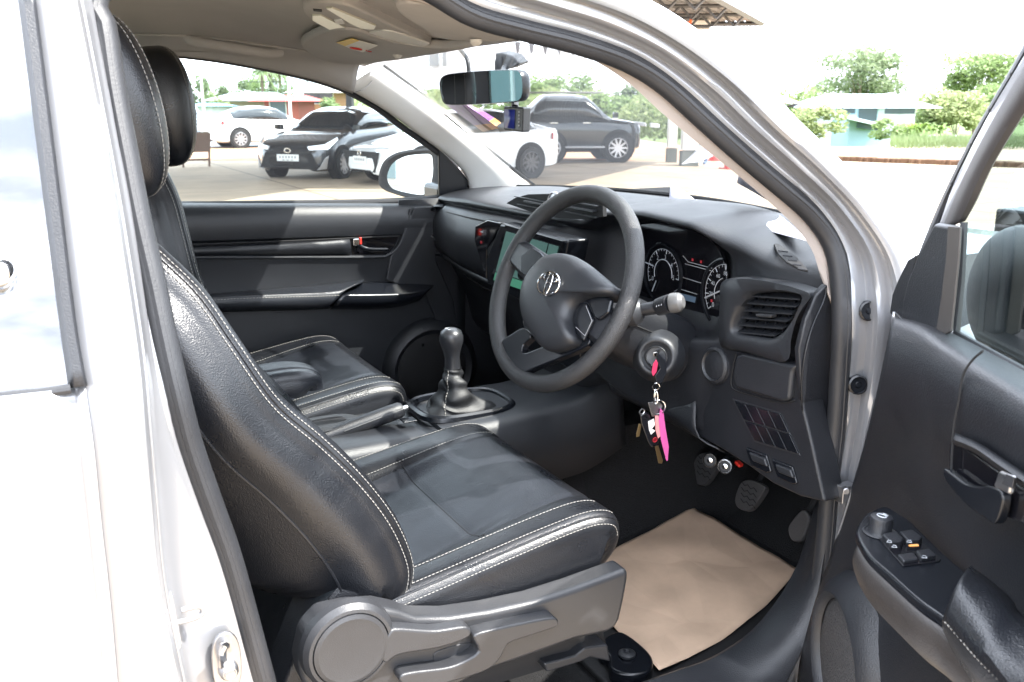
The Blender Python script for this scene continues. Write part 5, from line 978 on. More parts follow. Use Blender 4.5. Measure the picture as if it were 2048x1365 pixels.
for i, (px, a, py, rx, mi, sd) in enumerate([(1085, 47, 150, 52, 1, 3), (1128, 50, 136, 52, 1, 4), (1186, 47, 182, 45, 2, 5), (1225, 46, 180, 42, 1, 6), (1268, 50, 165, 48, 0, 7), (1310, 47, 178, 48, 1, 8), (1355, 48, 175, 46, 1, 9), (1045, 52, 165, 46, 1, 10), (960, 56, 176, 50, 1, 11), (850, 58, 168, 50, 1, 12), (790, 60, 172, 46, 2, 13)]):
    d = ['behind the cabin mirror side of the black off-roader', 'tallest, rising behind the black off-roader roof', 'yellow-green and low, behind the bonnet of the black off-roader', 'low bushy, just right of the black off-roader windscreen', 'darker, above the hedge right of the black off-roader', 'bushy green, left of the white canopy columns', 'pale green, right behind the white canopy columns', 'pale green, seen just right of the cabin mirror', 'pale, seen below the cabin mirror', 'pale green, left of the cabin mirror above the white saloon', 'pale yellow-green, above the far windscreen pillar'][i]
    ftree(px, a, py, rx, mi, sd, 'leafy tree ' + d, G1, .10, 2600, 20, .13)
b = MB(); r = random.Random(5)
for i in range(9000):
    px = r.uniform(700, 1480); a = r.uniform(43.5, 46.5); p = TB(px, a); p.z = r.random() ** 1.4 * 2.3 * (.7 + .3 * math.sin(px * .03)); l = r.uniform(.08, .2); u = V((r.gauss(0, 1), r.gauss(0, 1), r.gauss(0, 1))).normalized(); v = u.orthogonal().normalized(); b.add([p - u * l, p - v * l * .5, p + u * l, p + v * l * .5], [(0, 1, 2, 3)])
tag(b.build('roadside_scrub', leafm[2], None, smooth=0), kind='stuff')
G2 = 'trees behind the houses on the left'
for i, (px, a, py, rx, mi, sd) in enumerate([(403, 62, 136, 24, 0, 21), (436, 66, 172, 28, 1, 22), (468, 66, 154, 28, 0, 23), (520, 68, 152, 34, 1, 24), (566, 66, 146, 26, 0, 25), (640, 80, 154, 34, 0, 26), (684, 84, 162, 30, 0, 27), (440, 50, 198, 22, 2, 28), (668, 50, 188, 22, 1, 29)]):
    d = ['tall, beside the passenger headrest', 'small, left of the grey roofed house', 'bushy, above the grey roofed house', 'broad, above the red roofed porch', 'narrow, beside the palms', 'dark, behind the orange house', 'distant, right of the orange house', 'yellow-green shrub in front of the grey roofed house', 'small round, at the right end of the orange house'][i]
    ftree(px, a, py, rx, mi, sd, 'green tree ' + d, G2, .2, 1500, 12, .11)
G3 = 'trees around the blue house'
for i, (px, a, py, rx, mi, sd, lf, dn) in enumerate([(1716, 60, 90, 88, 0, 31, .12, 8000), (1652, 58, 158, 40, 0, 32, .10, 1300), (1605, 56, 166, 44, 1, 33, .11, 1500), (1632, 42, 208, 42, 2, 34, .11, 1800), (1950, 58, 100, 78, 1, 35, .13, 7000), (1915, 50, 178, 58, 2, 36, .12, 4500), (1862, 52, 190, 46, 1, 37, .12, 1800), (1792, 40, 234, 42, 1, 38, .09, 2600), (1990, 54, 160, 55, 1, 39, .13, 2600), (1550, 66, 166, 46, 1, 40, .11, 1100)]):
    d = ['huge sparse, spreading over the blue house roof', 'grey-green, left of the big spreading tree', 'pale, rising just outside the silver front pillar', 'yellow-green bush left of the blue house', 'tall dense, near the open door frame', 'flowering yellow-green, right of the blue house', 'loose green, behind the right end of the blue house', 'round green bush hiding the corner of the blue house', 'green, closest to the open door frame', 'faint, farthest beside the silver pillar'][i]
    ftree(px, a, py, rx, mi, sd, 'tree ' + d, G3, (.30, .2, .2, .05, .3, .1, .1, .04, .15, .2)[i], dn, 20, lf)
# palms, banana plants
def palm(pos, h, label):
    t = empty('palm_tree', pos, label=label, cat='palm tree', group='palms behind the grey roof'); b = MB()
    b.tube([V((0, 0, -.1)), V((.1, 0, h * .5)), V((.05, 0, h))], [.24, .2, .18], 8); k = b.build('trunk', bark, None); k.parent = t
    b = MB(); r = random.Random(int(h * 10))
    for i in range(16):
        a = i / 16 * 6.283; l = 2.4; el = r.uniform(-.3, .9); pts = [V((math.cos(a) * l * s, math.sin(a) * l * s, h + el * l * s - 1.1 * l * s * s)) for s in (0, .25, .5, .75, 1)]
        w_ = V((-math.sin(a), math.cos(a), 0)) * .34
        b.grid([[p - w_ * (1 - q * .2) + V((0, 0, -.08)), p, p + w_ * (1 - q * .2) + V((0, 0, -.08))] for q, p in enumerate(pts)])
    k = b.build('crown', leafm[0], None); k.parent = t
palm(TB(527, 140) - ZZ * 3.2, topz(143, 140) + 3.2, 'palm tree, leftmost of the three behind the red roofed porch'); palm(TB(543, 146) - ZZ * 3.2, topz(135, 146) + 3.2, 'palm tree, tallest of the three, in the middle'); palm(TB(562, 150) - ZZ * 3.2, topz(137, 150) + 3.2, 'palm tree, rightmost of the three, beside the utility pole')
bn = MB(); r = random.Random(3)
for k in range(4):
    c = TB(1820 + k * 20, 39)
    for i in range(14):
        a = r.random() * 6.28; l = r.uniform(.5, 1.0); pts = [c + V((math.cos(a) * l * s * .6, math.sin(a) * l * s * .6, .4 + 1.1 * s * l - .7 * s * s)) for s in (0, .3, .6, 1)]; w_ = V((-math.sin(a), math.cos(a), 0)) * .07
        bn.grid([[p - w_ * k2, p, p + w_ * k2] for p, k2 in zip(pts, (.5, 1, .9, .1))])
tag(bn.build('banana_clump', leafm[1], None), 'clump of broad leaved banana plants right of the blue house', 'banana plants')
b = MB(); r = random.Random(9)
for i in range(4000):
    p = TB(r.uniform(1780, 2060), r.uniform(33, 37)); p.z = r.random() * .28; l = r.uniform(.04, .10); b.add([p - V((.02, 0, 0)), p + V((.02, 0, 0)), p + V((r.gauss(0, .05), r.gauss(0, .05), l * 3))], [(0, 1, 2)])
tag(b.build('verge_grass', leafm[0], None, smooth=0), kind='stuff')
# ---- houses
blu = mat('pale_blue_wall', (.36, .50, .58), .8, var=.05); wht = mat('white_wall', (.72, .74, .76), .8, var=.04); tealm = mat('teal_wall', (.26, .40, .46), .7); roofl = mat('pale_metal_roof', (.52, .60, .68), .5)
wind = mat('dark_window', (.05, .08, .10), .15); org = mat('orange_wall', (.52, .25, .12), .85, var=.06); rroof = mat('red_roof', (.42, .06, .05), .7); groof = mat('blue_grey_roof', (.30, .34, .38), .6); cream = mat('cream_roof', (.60, .56, .50), .7)
def house(name, px0, px1, a, depth, zw, zr, wallm, roofm, label, over=.6, z0=0, wins=(), hip=True):
    zw, zr = [1.6 + (z_ - 1.6) * FK for z_ in (zw, zr)]; a *= FK; depth *= 1.5; over *= FK; b_ = (TB((px0 + px1) / 2, a) - CAM).dot(RT); z0 = gz(a, b_); wins = [(u, 1.6 + (z_ - 1.6) * FK, ww * FK, wh * FK, fm) for u, z_, ww, wh, fm in wins]
    p0 = TB(px0, a); p1 = TB(px1, a); wv = (p1 - p0); Wd = wv.length; c = (p0 + p1) / 2 + DH * depth / 2; ang = math.atan2(wv.y, wv.x)
    h = empty(name, c, ang, label=label, cat='house')
    def pt(o): o.parent = h; return o
    b = MB(); b.box((0, 0, (zw + z0) / 2), (Wd, depth, zw - z0)); pt(b.build('wall', wallm, None))
    hw, hd = Wd / 2 + over, depth / 2 + over; rl = hw * .55 if hip else hw
    pt(MB().add([(-hw, -hd, zw), (hw, -hd, zw), (hw, hd, zw), (-hw, hd, zw), (-rl, 0, zr), (rl, 0, zr)], [(0, 1, 5, 4), (1, 2, 5), (2, 3, 4, 5), (3, 0, 4), (0, 3, 2, 1)]).build('roof', roofm, None, smooth=0))
    for (u, z, ww, wh, fm) in wins:
        f = pt(MB().box((-Wd / 2 + u * Wd, -depth / 2 - .03, z), (ww + .2, .08, wh + .2)).build('window', fm, None)); g_ = MB().box((-Wd / 2 + u * Wd, -depth / 2 - .08, z), (ww, .04, wh)).build('pane', wind, None); g_.parent = f
    return h
hb2 = house('blue_house', 1665, 1830, 46, 7, topz(216, 46), topz(188, 46), mat('faded_blue_wall', (.60, .65, .67), .8, var=.05), roofl, 'two storey blue and white house with a pale roof across the road', .9, 0, [(.15, topz(220, 46), .9, .35, blu), (.42, topz(228, 46), .9, 1.0, blu), (.72, topz(222, 46), .8, .3, wht), (.9, topz(222, 46), .7, .3, wht)])
ah = 96; g0 = gz(ah, 30)
def hq(px, py, a=ah): return TB(px, a) + ZZ * topz(py, a)
def hpart(o): o.parent = hb2; o.matrix_parent_inverse = (Matrix.Translation(hb2.location) @ hb2.rotation_euler.to_matrix().to_4x4()).inverted(); return o
hpart(MB().prism([hq(1700, 242), hq(1764, 256), V((*hq(1764, 256).xy, g0)), V((*hq(1700, 242).xy, g0))], DH * 6).build('porch_room', tealm, None))
hpart(MB().prism([hq(1668, 226, 94), hq(1776, 250, 94), hq(1776, 256, 94), hq(1668, 232, 94)], DH * 3).build('porch_roof', roofl, None))
hpart(MB().prism([hq(1716, 256, 95), hq(1762, 262, 95), hq(1762, 246, 95), hq(1716, 242, 95)], DH * .3).build('porch_shade_screen', wind, None))
house('white_house', 1520, 1572, 50, 6, topz(206, 50), topz(188, 50), wht, mat('pink_tile', (.5, .3, .26), .8), 'low white house with a tiled roof just outside the silver front pillar')
house('orange_house', 612, 668, 56, 9, topz(186, 56), topz(167, 56), org, cream, 'two storey orange house with a cream hipped roof', 1.0, 0, [(.25, topz(193, 56), .9, .8, wht), (.72, topz(193, 56), .9, .8, wht)])
house('red_porch_house', 530, 598, 50, 6, topz(203, 50), topz(190, 50), mat('red_wall', (.30, .07, .05), .8), rroof, 'low house with a red roof in front of the orange house', .7, 0, [(.4, topz(215, 50), .8, .8, wht)])
house('grey_roof_house', 440, 540, 54, 7, topz(202, 54), topz(184, 54), mat('tan_wall', (.4, .33, .25), .8), groof, 'long low house with a blue grey roof', .8)
house('blue_shed', 372, 424, 46, 5, topz(213, 46), topz(207, 46), mat('shed_wall', (.5, .5, .5), .8), mat('blue_sheet', (.10, .32, .60), .5), 'shed with a bright blue sheet roof beside the passenger headrest', .3)
def pole(px, a, py, label, r=.10, wires=True):
    p = TB(px, a); h = topz(py, a); b = MB(); b.tube([p, p + ZZ * h], [r, r * .7], 8)
    o = b.build('utility_pole', mat('pole_concrete', (.5, .48, .45), .8), None); tag(o, label, 'utility pole', 'utility poles on the left'); return o
pole(584, 40, 138, 'thin pale utility pole in front of the red roofed porch', .08); pole(410, 60, 128, 'faint utility pole near the passenger headrest', .10)
b = MB(); 
for k in range(2):
    pa = TB(200, 62) + ZZ * (topz(128 + k * 22, 62)); pb = TB(900, 60) + ZZ * topz(124 + k * 22, 60); b.tube([pa.lerp(pb, i / 12) - ZZ * (.5 * math.sin(math.pi * i / 12)) for i in range(13)], .02, 4)
tag(b.build('power_line', 'matte', None), 'pair of power lines running above the houses on the left', 'power line')
b = MB(); 
p = TB(705, 27); b.tube([p, p + ZZ * 4.4], .12, 4); tag(b.build('carport_post', mat('dark_steel', (.04, .045, .05), .5), None), 'dark steel carport post behind the dark grey hatchback', 'post')
# ---- carport roof over the parked cars (above the picture, throws the shade on the lot)
sh_ = [V((2.05, 14.1, 0)), V((3.1, 15.0, 0)), V((4.3, 15.95, 0)), V((6.2, 15.7, 0)), V((8.0, 17.6, 0)), V((9.0, 26, 0)), V((-6, 27, 0)), V((-8, 14, 0))]
hC = 4.4; off = V((-SUND.x / SUND.z * hC, -SUND.y / SUND.z * hC, 0))
b = MB(); b.prism([p - off + ZZ * hC for p in sh_], (0, 0, .12)); crf = b.build('carport', mat('carport_sheet', (.5, .5, .5), .6), None); tag(crf, 'sheet roofed carport over the parked cars on the left', 'carport')
b = MB()
for (x, y) in ((-6, 17), (-6, 27.5)): b.tube([V((x, y, 0)), V((x, y, hC))], .12, 4)
k = b.build('post', 'matte', None); k.parent = crf
# ---- forecourt canopy with truss, columns
steelb = mat('dark_truss_steel', (.09, .09, .095), .5); sheetm = mat('ribbed_sheet', (.17, .17, .175), .6, var=.05)
zc = topz(46, 24.8)
cB = P(1525, 48, z=zc); cA = P(1436, 0, z=zc); dR = (cB - cA).normalized(); 
far0 = P(1250, 50, z=zc); farv = (far0 - cB).normalized()
can = empty('forecourt_canopy', (far0 + cB) / 2 * 1.0 - ZZ * zc * 1.0, label='large steel roofed canopy with an exposed truss above the lot', cat='canopy')
can.location = V(((far0.x + cB.x) / 2, (far0.y + cB.y) / 2, 0))
def kc2(o): o.parent = can; o.matrix_parent_inverse = can.matrix_basis.inverted(); return o
CD = 9.0
e0, e1, e2, e3 = cB, cB + farv * 14, cB + farv * 14 - dR * CD, cB - dR * CD
rs = MB(); nrib = 60
for i in range(nrib):
    a0, a1 = i / nrib, (i + .82) / nrib; q0 = e0.lerp(e1, a0); q1 = e0.lerp(e1, a1); rs.prism([q0 + ZZ * .06, q1 + ZZ * .06, q1 - dR * CD + ZZ * .06, q0 - dR * CD + ZZ * .06], (0, 0, .03))
rs.prism([e0 + ZZ * .10, e1 + ZZ * .10, e2 + ZZ * .10, e3 + ZZ * .10], (0, 0, .03)); kc2(rs.build('roof', sheetm, None))
b = MB()
def bar(p, q, r): b.tube([p, q], r, 4)
bar(e0, e1, .06); bar(e0, e3, .07); n = 14
for j in range(1, 5):
    s = -dR * (j * 2.2 + .6); dz = ZZ * -.26; bar(e0 + s, e1 + s, .04); bar(e0 + s + dz + farv * .8, e1 + s + dz, .045)
    for i in range(n * 2):
        p = e0.lerp(e1, i / n / 2) + s; q = e0.lerp(e1, (i + 1) / n / 2) + s; bar(p, (p + q) / 2 + dz, .028); bar((p + q) / 2 + dz, q, .028)
kc2(b.build('truss', steelb, None))
colm = mat('white_column', (.82, .81, .78), .7, var=.04)
def column(px, py, w_, top, label):
    p = P(px, py, z=0); a = (p - CAM).dot(DH); o = empty('canopy_column', p, -YAW, label=label, cat='column', group='canopy columns')
    k = MB().box((0, 0, top / 2 + .2), (w_, w_, top - .4)).build('shaft', colm, None, bevel=.02); k.parent = o
    k = MB().box((0, 0, .19), (w_ + .03, w_ + .03, .38)).build('painted_base', mat('grey_base', (.12, .13, .12), .7), None); k.parent = o
    k = MB().box((0, 0, top - .1), (w_ + .25, w_ + .25, .22)).build('column_head', colm, None, bevel=.02); k.parent = o
column(1377, 332, .40, zc, 'thick white column with a dark base, beside the person in red'); column(1342, 325, .24, zc, 'thin white column just left of the thick one')
MB().box(P(1366, 46, z=zc - .1), (.3, .3, .35)).build('orange_box', mat('orange_paint', (.8, .14, .03), .5), None); tag(bpy.data.objects['orange_box'], 'small orange box fixed under the canopy truss', 'box')
# ---- showroom behind the cars with a hanging fringe
def fq(px, py, a): return TB(px, a) + ZZ * topz(py, a)
sw2 = empty('showroom', TB(850, 34), label='white showroom building with dark windows and a grey hanging fringe, behind the cabin mirror', cat='building')
def k2(o): o.parent = sw2; o.matrix_parent_inverse = sw2.matrix_basis.inverted(); return o
b = MB(); b.prism([fq(735, 60, 40), fq(1000, 60, 40), fq(1000, 178, 40), fq(735, 178, 40)], DH * .4); k2(b.build('upper_wall', wht, None))
for (x0, x1) in ((798, 822), (862, 880), (888, 904)):
    k2(MB().prism([fq(x0, 104, 39.8), fq(x1, 104, 39.8), fq(x1, 133, 39.8), fq(x0, 133, 39.8)], DH * .1).build('window', mat('hazy_window', (.2, .22, .24), .3), None))
k2(MB().prism([fq(896, 60, 38.5), fq(930, 60, 38.5), fq(930, 205, 38.5), fq(896, 205, 38.5)], DH * .5).build('pillar', mat('grey_pillar', (.45, .45, .46), .7), None))
b = MB(); N = 26
for i in range(N):
    x0 = 955 + i * 12.2; yt = 103 - i * .25; yb = 133 - i * .8 + (3 if i % 3 == 0 else 0); b.prism([fq(x0, yt, 36), fq(x0 + 10.4, yt, 36), fq(x0 + 10.4, yb - 2, 36), fq(x0 + 8, yb, 36), fq(x0 + 2, yb + 1, 36), fq(x0, yb - 3, 36)], DH * .03)
b.prism([fq(950, 96, 36.2), fq(1275, 90, 36.2), fq(1275, 104, 36.2), fq(950, 106, 36.2)], DH * .05)
k2(b.build('hanging_fringe', mat('grey_fringe', (.55, .55, .55), .7), None))
b = MB()
for i in range(12):
    x0 = 745 + i * 8; b.prism([fq(x0, 112, 37), fq(x0 + 7, 111, 37), fq(x0 + 7, 142 + 4 * math.sin(i), 37), fq(x0, 146 + 3 * math.sin(i * 2), 37)], DH * .03)
k2(b.build('side_fringe', mat('pale_fringe', (.5, .5, .5), .7), None))
b = MB()
for i in range(7): b.lathe([(.12, 0), (.001, -.5)], fq(1035 + i * 27, 84, 33), (0, 0, 1), 6)
k2(b.build('bunting', mat('dark_bunting', (.12, .12, .13), .7), None))
# building behind the camera, seen in the mirrors
rb = empty('office_building', (-11, 6, 0), label='white office front with tall teal glazing, reflected in the door mirror', cat='building')
def k3(o): o.parent = rb; o.matrix_parent_inverse = rb.matrix_basis.inverted(); return o
k3(MB().box((-12.2, 4.0, 2.2), (.4, 22, 4.4)).build('wall', wht, None))
for i in range(8):
    y = -5.5 + i * 2.7; f_ = MB().box((-11.97, y, 1.5), (.1, 1.9, 2.6)).build('window', mat('white_frame', (.8, .8, .8), .5) if i == 0 else bpy.data.materials['white_frame'], None); k3(f_)
    for dy in (-.69, -.23, .23, .69): g_ = MB().box((-11.9, y + dy, 1.5), (.06, .38, 2.4)).build('pane', mat('teal_glass', (.16, .22, .24), .08) if (i == 0 and dy < -.5) else bpy.data.materials['teal_glass'], None); g_.parent = f_
# ================================================================== parked cars
tyre = mat('tyre', (.018, .018, .019), .8); alloy = mat('alloy', (.50, .50, .52), .3, metal=.9); lampg = mat('headlamp', (.75, .77, .8), .15, metal=.3); tail = mat('tail_lamp', (.45, .02, .02), .2); cglass = mat('car_glass', (.012, .016, .020), .06, coat=.5); plate = mat('number_plate', (.72, .73, .72), .4)
def car(pos, fwd, prof, halfw, wheels, wr, colr, label, cat, rough=.25, metal=.3, plate_on=True, rimc=None, suv=False, group=None):
    # prof: stations along the length from nose (x=+) to tail: (x, zbottom, zbelt, ztop, width factor, roof width factor)
    ang = math.atan2(fwd[1], fwd[0]); o = empty('parked_car', pos, ang, label=label, cat=cat, group=group)
    pm = mat('car_paint_' + cat.replace(' ', '_') + str(random.randint(10, 99)), colr, rough, metal=metal, coat=.8)
    def put(ob): ob.parent = o; return ob
    st = crm([V((p[0], p[1], p[2])) for p in prof], 44); st2 = crm([V((p[0], p[3], p[4])) for p in prof], 44); st3 = crm([V((p[0], p[5], 0)) for p in prof], 44)
    rows = []
    for a, c, d in zip(st, st2, st3):
        x, zb, zl = a; zt = max(c.y, zl + .01); w_ = halfw * c.z; rw = halfw * d.y
        half = [(w_ * .80, zb), (w_ * .96, zb + .06), (w_, zb + (zl - zb) * .35), (w_ * .985, zb + (zl - zb) * .62), (w_ * .99, zl - .10), (w_ * .93, zl), (w_ * .93 * .35 + rw * .65, zl + (zt - zl) * .62), (rw, zt - (zt - zl) * .12), (rw * .75, zt), (0, zt + .01)]
        rows.append([V((x, y, z)) for y, z in half] + [V((x, -y, z)) for y, z in half[-2::-1]])
    nc = len(rows[0]); b = MB(); g_ = MB()
    for i in range(len(rows) - 1):
        cab = min(rows[i][9].z - rows[i][5].z, rows[i + 1][9].z - rows[i + 1][5].z); slope = abs(rows[i + 1][9].z - rows[i][9].z) / max(.01, abs(rows[i + 1][9].x - rows[i][9].x))
        for j in range(nc - 1):
            q = [rows[i][j], rows[i][j + 1], rows[i + 1][j + 1], rows[i + 1][j]]
            side_ = j in (5, 6, nc - 7, nc - 8) ; topf = 7 <= j <= nc - 9
            isg = (cab > .16 and side_) or (topf and slope > .30 and cab > .05)
            (g_ if isg else b).add(q, [(0, 1, 2, 3)])
    for mbb in (b, g_):
        bmm = {}; nv = []; idx = []
        for v in mbb.v:
            k = tuple(round(t, 5) for t in v)
            if k not in bmm: bmm[k] = len(nv); nv.append(v)
            idx.append(bmm[k])
        mbb.v = nv; mbb.f = [tuple(dict.fromkeys(idx[t] for t in f)) for f in mbb.f]; ok = [len(f) > 2 for f in mbb.f]; mbb.f = [f for f, q in zip(mbb.f, ok) if q]; mbb.m = [0] * len(mbb.f)
    b.f.append(tuple(range(0))) if False else None
    cap0 = [rows[0][j] for j in range(nc)]; cap1 = [rows[-1][j] for j in range(nc)]; b.add(cap0, [tuple(range(nc))[::-1]]); b.add(cap1, [tuple(range(nc))])
    put(b.build('body', pm, None, smooth=40)); put(g_.build('window_glass', cglass, None, smooth=40, solid=.01, off=1))
    # floor pan
    put(MB().box(((prof[0][0] + prof[-1][0]) / 2, 0, wr * .95), (abs(prof[0][0] - prof[-1][0]) * .9, halfw * 1.5, wr * .5)).build('floor_pan', 'matte', None))
    for wx in wheels:
        for sy in (-1, 1):
            c = V((wx, sy * (halfw - .10), wr)); out = V((0, sy, 0))
            a_ = MB(); a_.lathe([(wr * 1.19, -.1), (wr * 1.19, .103), (wr * .9, .1035), (.01, .1035)], c + V((0, 0, .03)), out, 36); put(a_.build('wheel_arch', 'matte', None))
            t_ = MB(); t_.lathe([(wr * .68, -.10), (wr * .95, -.10), (wr, -.06), (wr, .09), (wr * .95, .125), (wr * .70, .128), (wr * .66, .11)], c, out, 36, cap=False); wh = put(t_.build('wheel', tyre, None))
            d_ = MB(); d_.lathe([(wr * .70, .126), (wr * .67, .130), (wr * .63, .115), (wr * .60, .06)], c, out, 36, cap=False)
            ns_ = 10
            for k in range(ns_):
                t = k / ns_ * 6.283; r0 = V((math.cos(t), 0, math.sin(t))); tt = V((-math.sin(t), 0, math.cos(t)))
                d_.prism([c + out * .118 + r0 * wr * .1 - tt * .03, c + out * .118 + r0 * wr * .1 + tt * .03, c + out * .122 + r0 * wr * .66 + tt * .022, c + out * .122 + r0 * wr * .66 - tt * .022], out * -.03)
            d_.lathe([(wr * .14, .10), (wr * .13, .13), (.01, .132)], c, out, 16); rm = put(d_.build('rim', rimc or alloy, None)); rm.parent = wh
            e_2 = MB(); e_2.lathe([(wr * .62, .07), (.01, .07)], c, out, 24); e2_ = e_2.build('brake_disc', 'matte', None); e2_.parent = wh
    return o, put, rows
def lamp(put, name, pts, vec, m_): return put(MB().prism(pts, vec).build(name, m_, None, bevel=.01))
SED = [(2.28, .30, .50, .52, .55, .5), (2.24, .22, .62, .64, .86, .6), (2.05, .20, .72, .74, .97, .66), (1.6, .20, .82, .85, 1, .70), (1.05, .20, .92, .95, 1, .72), (.85, .20, .96, 1.02, 1, .72), (.30, .20, .98, 1.36, 1, .66), (-.3, .20, .99, 1.46, 1, .64), (-1.0, .20, 1.01, 1.41, 1, .62), (-1.55, .20, 1.04, 1.22, 1, .62), (-1.95, .20, 1.06, 1.10, .97, .66), (-2.2, .24, 1.02, 1.04, .90, .66), (-2.3, .32, .80, .82, .74, .6)]
HAT = [(2.12, .30, .48, .50, .55, .5), (2.06, .20, .64, .66, .86, .6), (1.85, .18, .76, .79, .97, .66), (1.4, .18, .88, .92, 1, .70), (.95, .18, .97, 1.02, 1, .72), (.30, .18, 1.00, 1.38, 1, .66), (-.3, .18, 1.01, 1.49, 1, .64), (-1.1, .18, 1.04, 1.46, 1, .62), (-1.65, .20, 1.08, 1.30, .98, .60), (-1.95, .24, 1.04, 1.10, .94, .60), (-2.02, .32, .80, .84, .84, .6)]
SUVP = [(2.38, .48, .70, .72, .60, .5), (2.33, .38, .92, .95, .88, .6), (2.15, .36, 1.04, 1.08, .97, .68), (1.6, .36, 1.10, 1.14, 1, .72), (1.0, .36, 1.16, 1.20, 1, .74), (.45, .36, 1.20, 1.62, 1, .70), (0, .36, 1.21, 1.78, 1, .69), (-1.0, .36, 1.23, 1.81, 1, .67), (-1.7, .36, 1.27, 1.76, .99, .65), (-2.15, .38, 1.25, 1.40, .95, .65), (-2.35, .48, .95, 1.0, .84, .62)]
# white saloon at the back left, tail to the left
c0 = P(482, 297, z=0); cfw = V((.93, .10)).normalized()
d2 = V((.93, .10, 0)).normalized(); s2v = V((-d2.y, d2.x, 0))
o_, put, rows = car(c0 + d2 * 1.35 + s2v * .85, (d2.x, d2.y), SED, .90, (1.35, -1.35), .33, (.70, .72, .74), 'white saloon parked side on at the back left, under the houses', 'saloon car', metal=0)
for sy in (-1, 1):
    lamp(put, 'tail_light', [V((-2.2, sy * .6, .92)), V((-1.9, sy * .91, .96)), V((-1.9, sy * .91, .84)), V((-2.24, sy * .6, .80))], V((-.02, sy * .03, 0)), tail)
    b = MB(); b.box((.2, sy * .90, .90), (.2, .03, .03)); b.box((-.7, sy * .90, .92), (.2, .03, .03)); put(b.build('door_handle', 'chrome', None))
o_, put, rows = car(TB(368, 40), (-.2, -1), HAT, .88, (1.3, -1.25), .32, (.20, .22, .25), 'grey car half hidden behind the passenger headrest', 'car')
# dark grey hatchback, nose towards the truck
f2 = V((-.60, -.80, 0)).normalized(); nf = P(674, 357, z=0); ff2 = P(562, 354, z=0); axc = (nf + ff2) / 2; axc = axc
fr = V(((ff2 - nf).y, -(ff2 - nf).x, 0)).normalized()
if fr.dot(-DH) < 0: fr = -fr
pos = axc - fr * 1.32
hcar, put, rows = car(pos, (fr.x, fr.y), HAT, .87, (1.32, -1.22), .315, (.055, .058, .065), 'dark grey hatchback with slim bright headlamps facing the truck', 'hatchback', metal=.5)
lamp(put, 'number_plate', [V((2.135, -.26, .40)), V((2.135, .26, .40)), V((2.135, .26, .54)), V((2.135, -.26, .54))], V((.012, 0, 0)), plate)
b = MB()
for k in range(6): b.box((2.150, -.18 + k * .072, .485), (.004, .035, .05))
for k in range(3): b.box((2.150, -.10 + k * .1, .425), (.004, .06, .02))
put(b.build('plate_marks', 'greyink', None))
for sy in (-1, 1):
    lamp(put, 'headlight', [V((2.09, sy * .44, .70)), V((1.93, sy * .76, .74)), V((1.58, sy * .88, .88)), V((1.56, sy * .89, .82)), V((1.90, sy * .83, .63)), V((2.09, sy * .48, .62))], V((.03, sy * .02, .01)), lampg)
    lamp(put, 'fog_lamp_surround', [V((2.06, sy * .62, .22)), V((1.95, sy * .80, .24)), V((1.90, sy * .84, .52)), V((1.98, sy * .78, .46)), V((2.04, sy * .70, .30))], V((.03, sy * .02, 0)), alloy)
    lamp(put, 'door_mirror', [V((.75, sy * .88, 1.0)), V((.75, sy * 1.06, 1.02)), V((.75, sy * 1.06, 1.12)), V((.75, sy * .9, 1.12))], V((.12, 0, 0)), bpy.data.materials['gloss_black'])
lamp(put, 'grille', [V((2.10, -.55, .58)), V((2.10, .55, .58)), V((2.10, .70, .26)), V((2.10, -.70, .26))], V((.02, 0, 0)), bpy.data.materials['matte_black'])
b = MB(); b.tube(ell(V((2.14, 0, .62)), V((0, .07, 0)), V((0, 0, .045)), 20), .012, 6, True); put(b.build('emblem', 'chrome', None))
# white saloon in front, seen through both windows
f3 = V((-.97, -.16, 0)).normalized(); l3 = V((-f3.y, f3.x, 0)); rw3 = P(1057, 357, z=0)
near = l3 if l3.dot(-DH) > 0 else -l3
pos = rw3 - near * .82 + f3 * 1.36
wc, put, rows = car(pos, (f3.x, f3.y), SED, .90, (1.36, -1.36), .34, (.74, .75, .76), 'white saloon in the middle, bonnet towards the hatchback, tail by the black off-roader', 'saloon car', metal=0, rimc=mat('dark_alloy', (.08, .08, .085), .3, metal=.8))
lamp(put, 'number_plate', [V((2.29, -.26, .42)), V((2.29, .26, .42)), V((2.29, .26, .56)), V((2.29, -.26, .56))], V((.012, 0, 0)), plate)
b = MB()
for k in range(6): b.box((2.306, -.18 + k * .072, .50), (.004, .035, .05))
put(b.build('plate_marks', 'greyink', None))
lamp(put, 'grille', [V((2.26, -.75, .66)), V((2.26, .75, .66)), V((2.25, .55, .26)), V((2.25, -.55, .26))], V((.02, 0, 0)), bpy.data.materials['matte_black'])
b = MB(); b.tube(ell(V((2.30, 0, .62)), V((0, .06, 0)), V((0, 0, .05)), 20), .012, 6, True); put(b.build('emblem', 'chrome', None))
for sy in (-1, 1):
    lamp(put, 'headlight', [V((2.2, sy * .5, .70)), V((1.9, sy * .86, .74)), V((1.9, sy * .86, .66)), V((2.2, sy * .55, .62))], V((.03, sy * .02, 0)), lampg)
    lamp(put, 'tail_light', [V((-2.2, sy * .6, .92)), V((-1.95, sy * .90, .96)), V((-1.95, sy * .90, .82)), V((-2.22, sy * .6, .80))], V((-.02, sy * .02, 0)), tail)
    b = MB(); b.box((-.15, sy * .90, .86), (.2, .03, .03)); b.box((-1.0, sy * .90, .88), (.2, .03, .03)); put(b.build('door_handle', 'chrome', None))
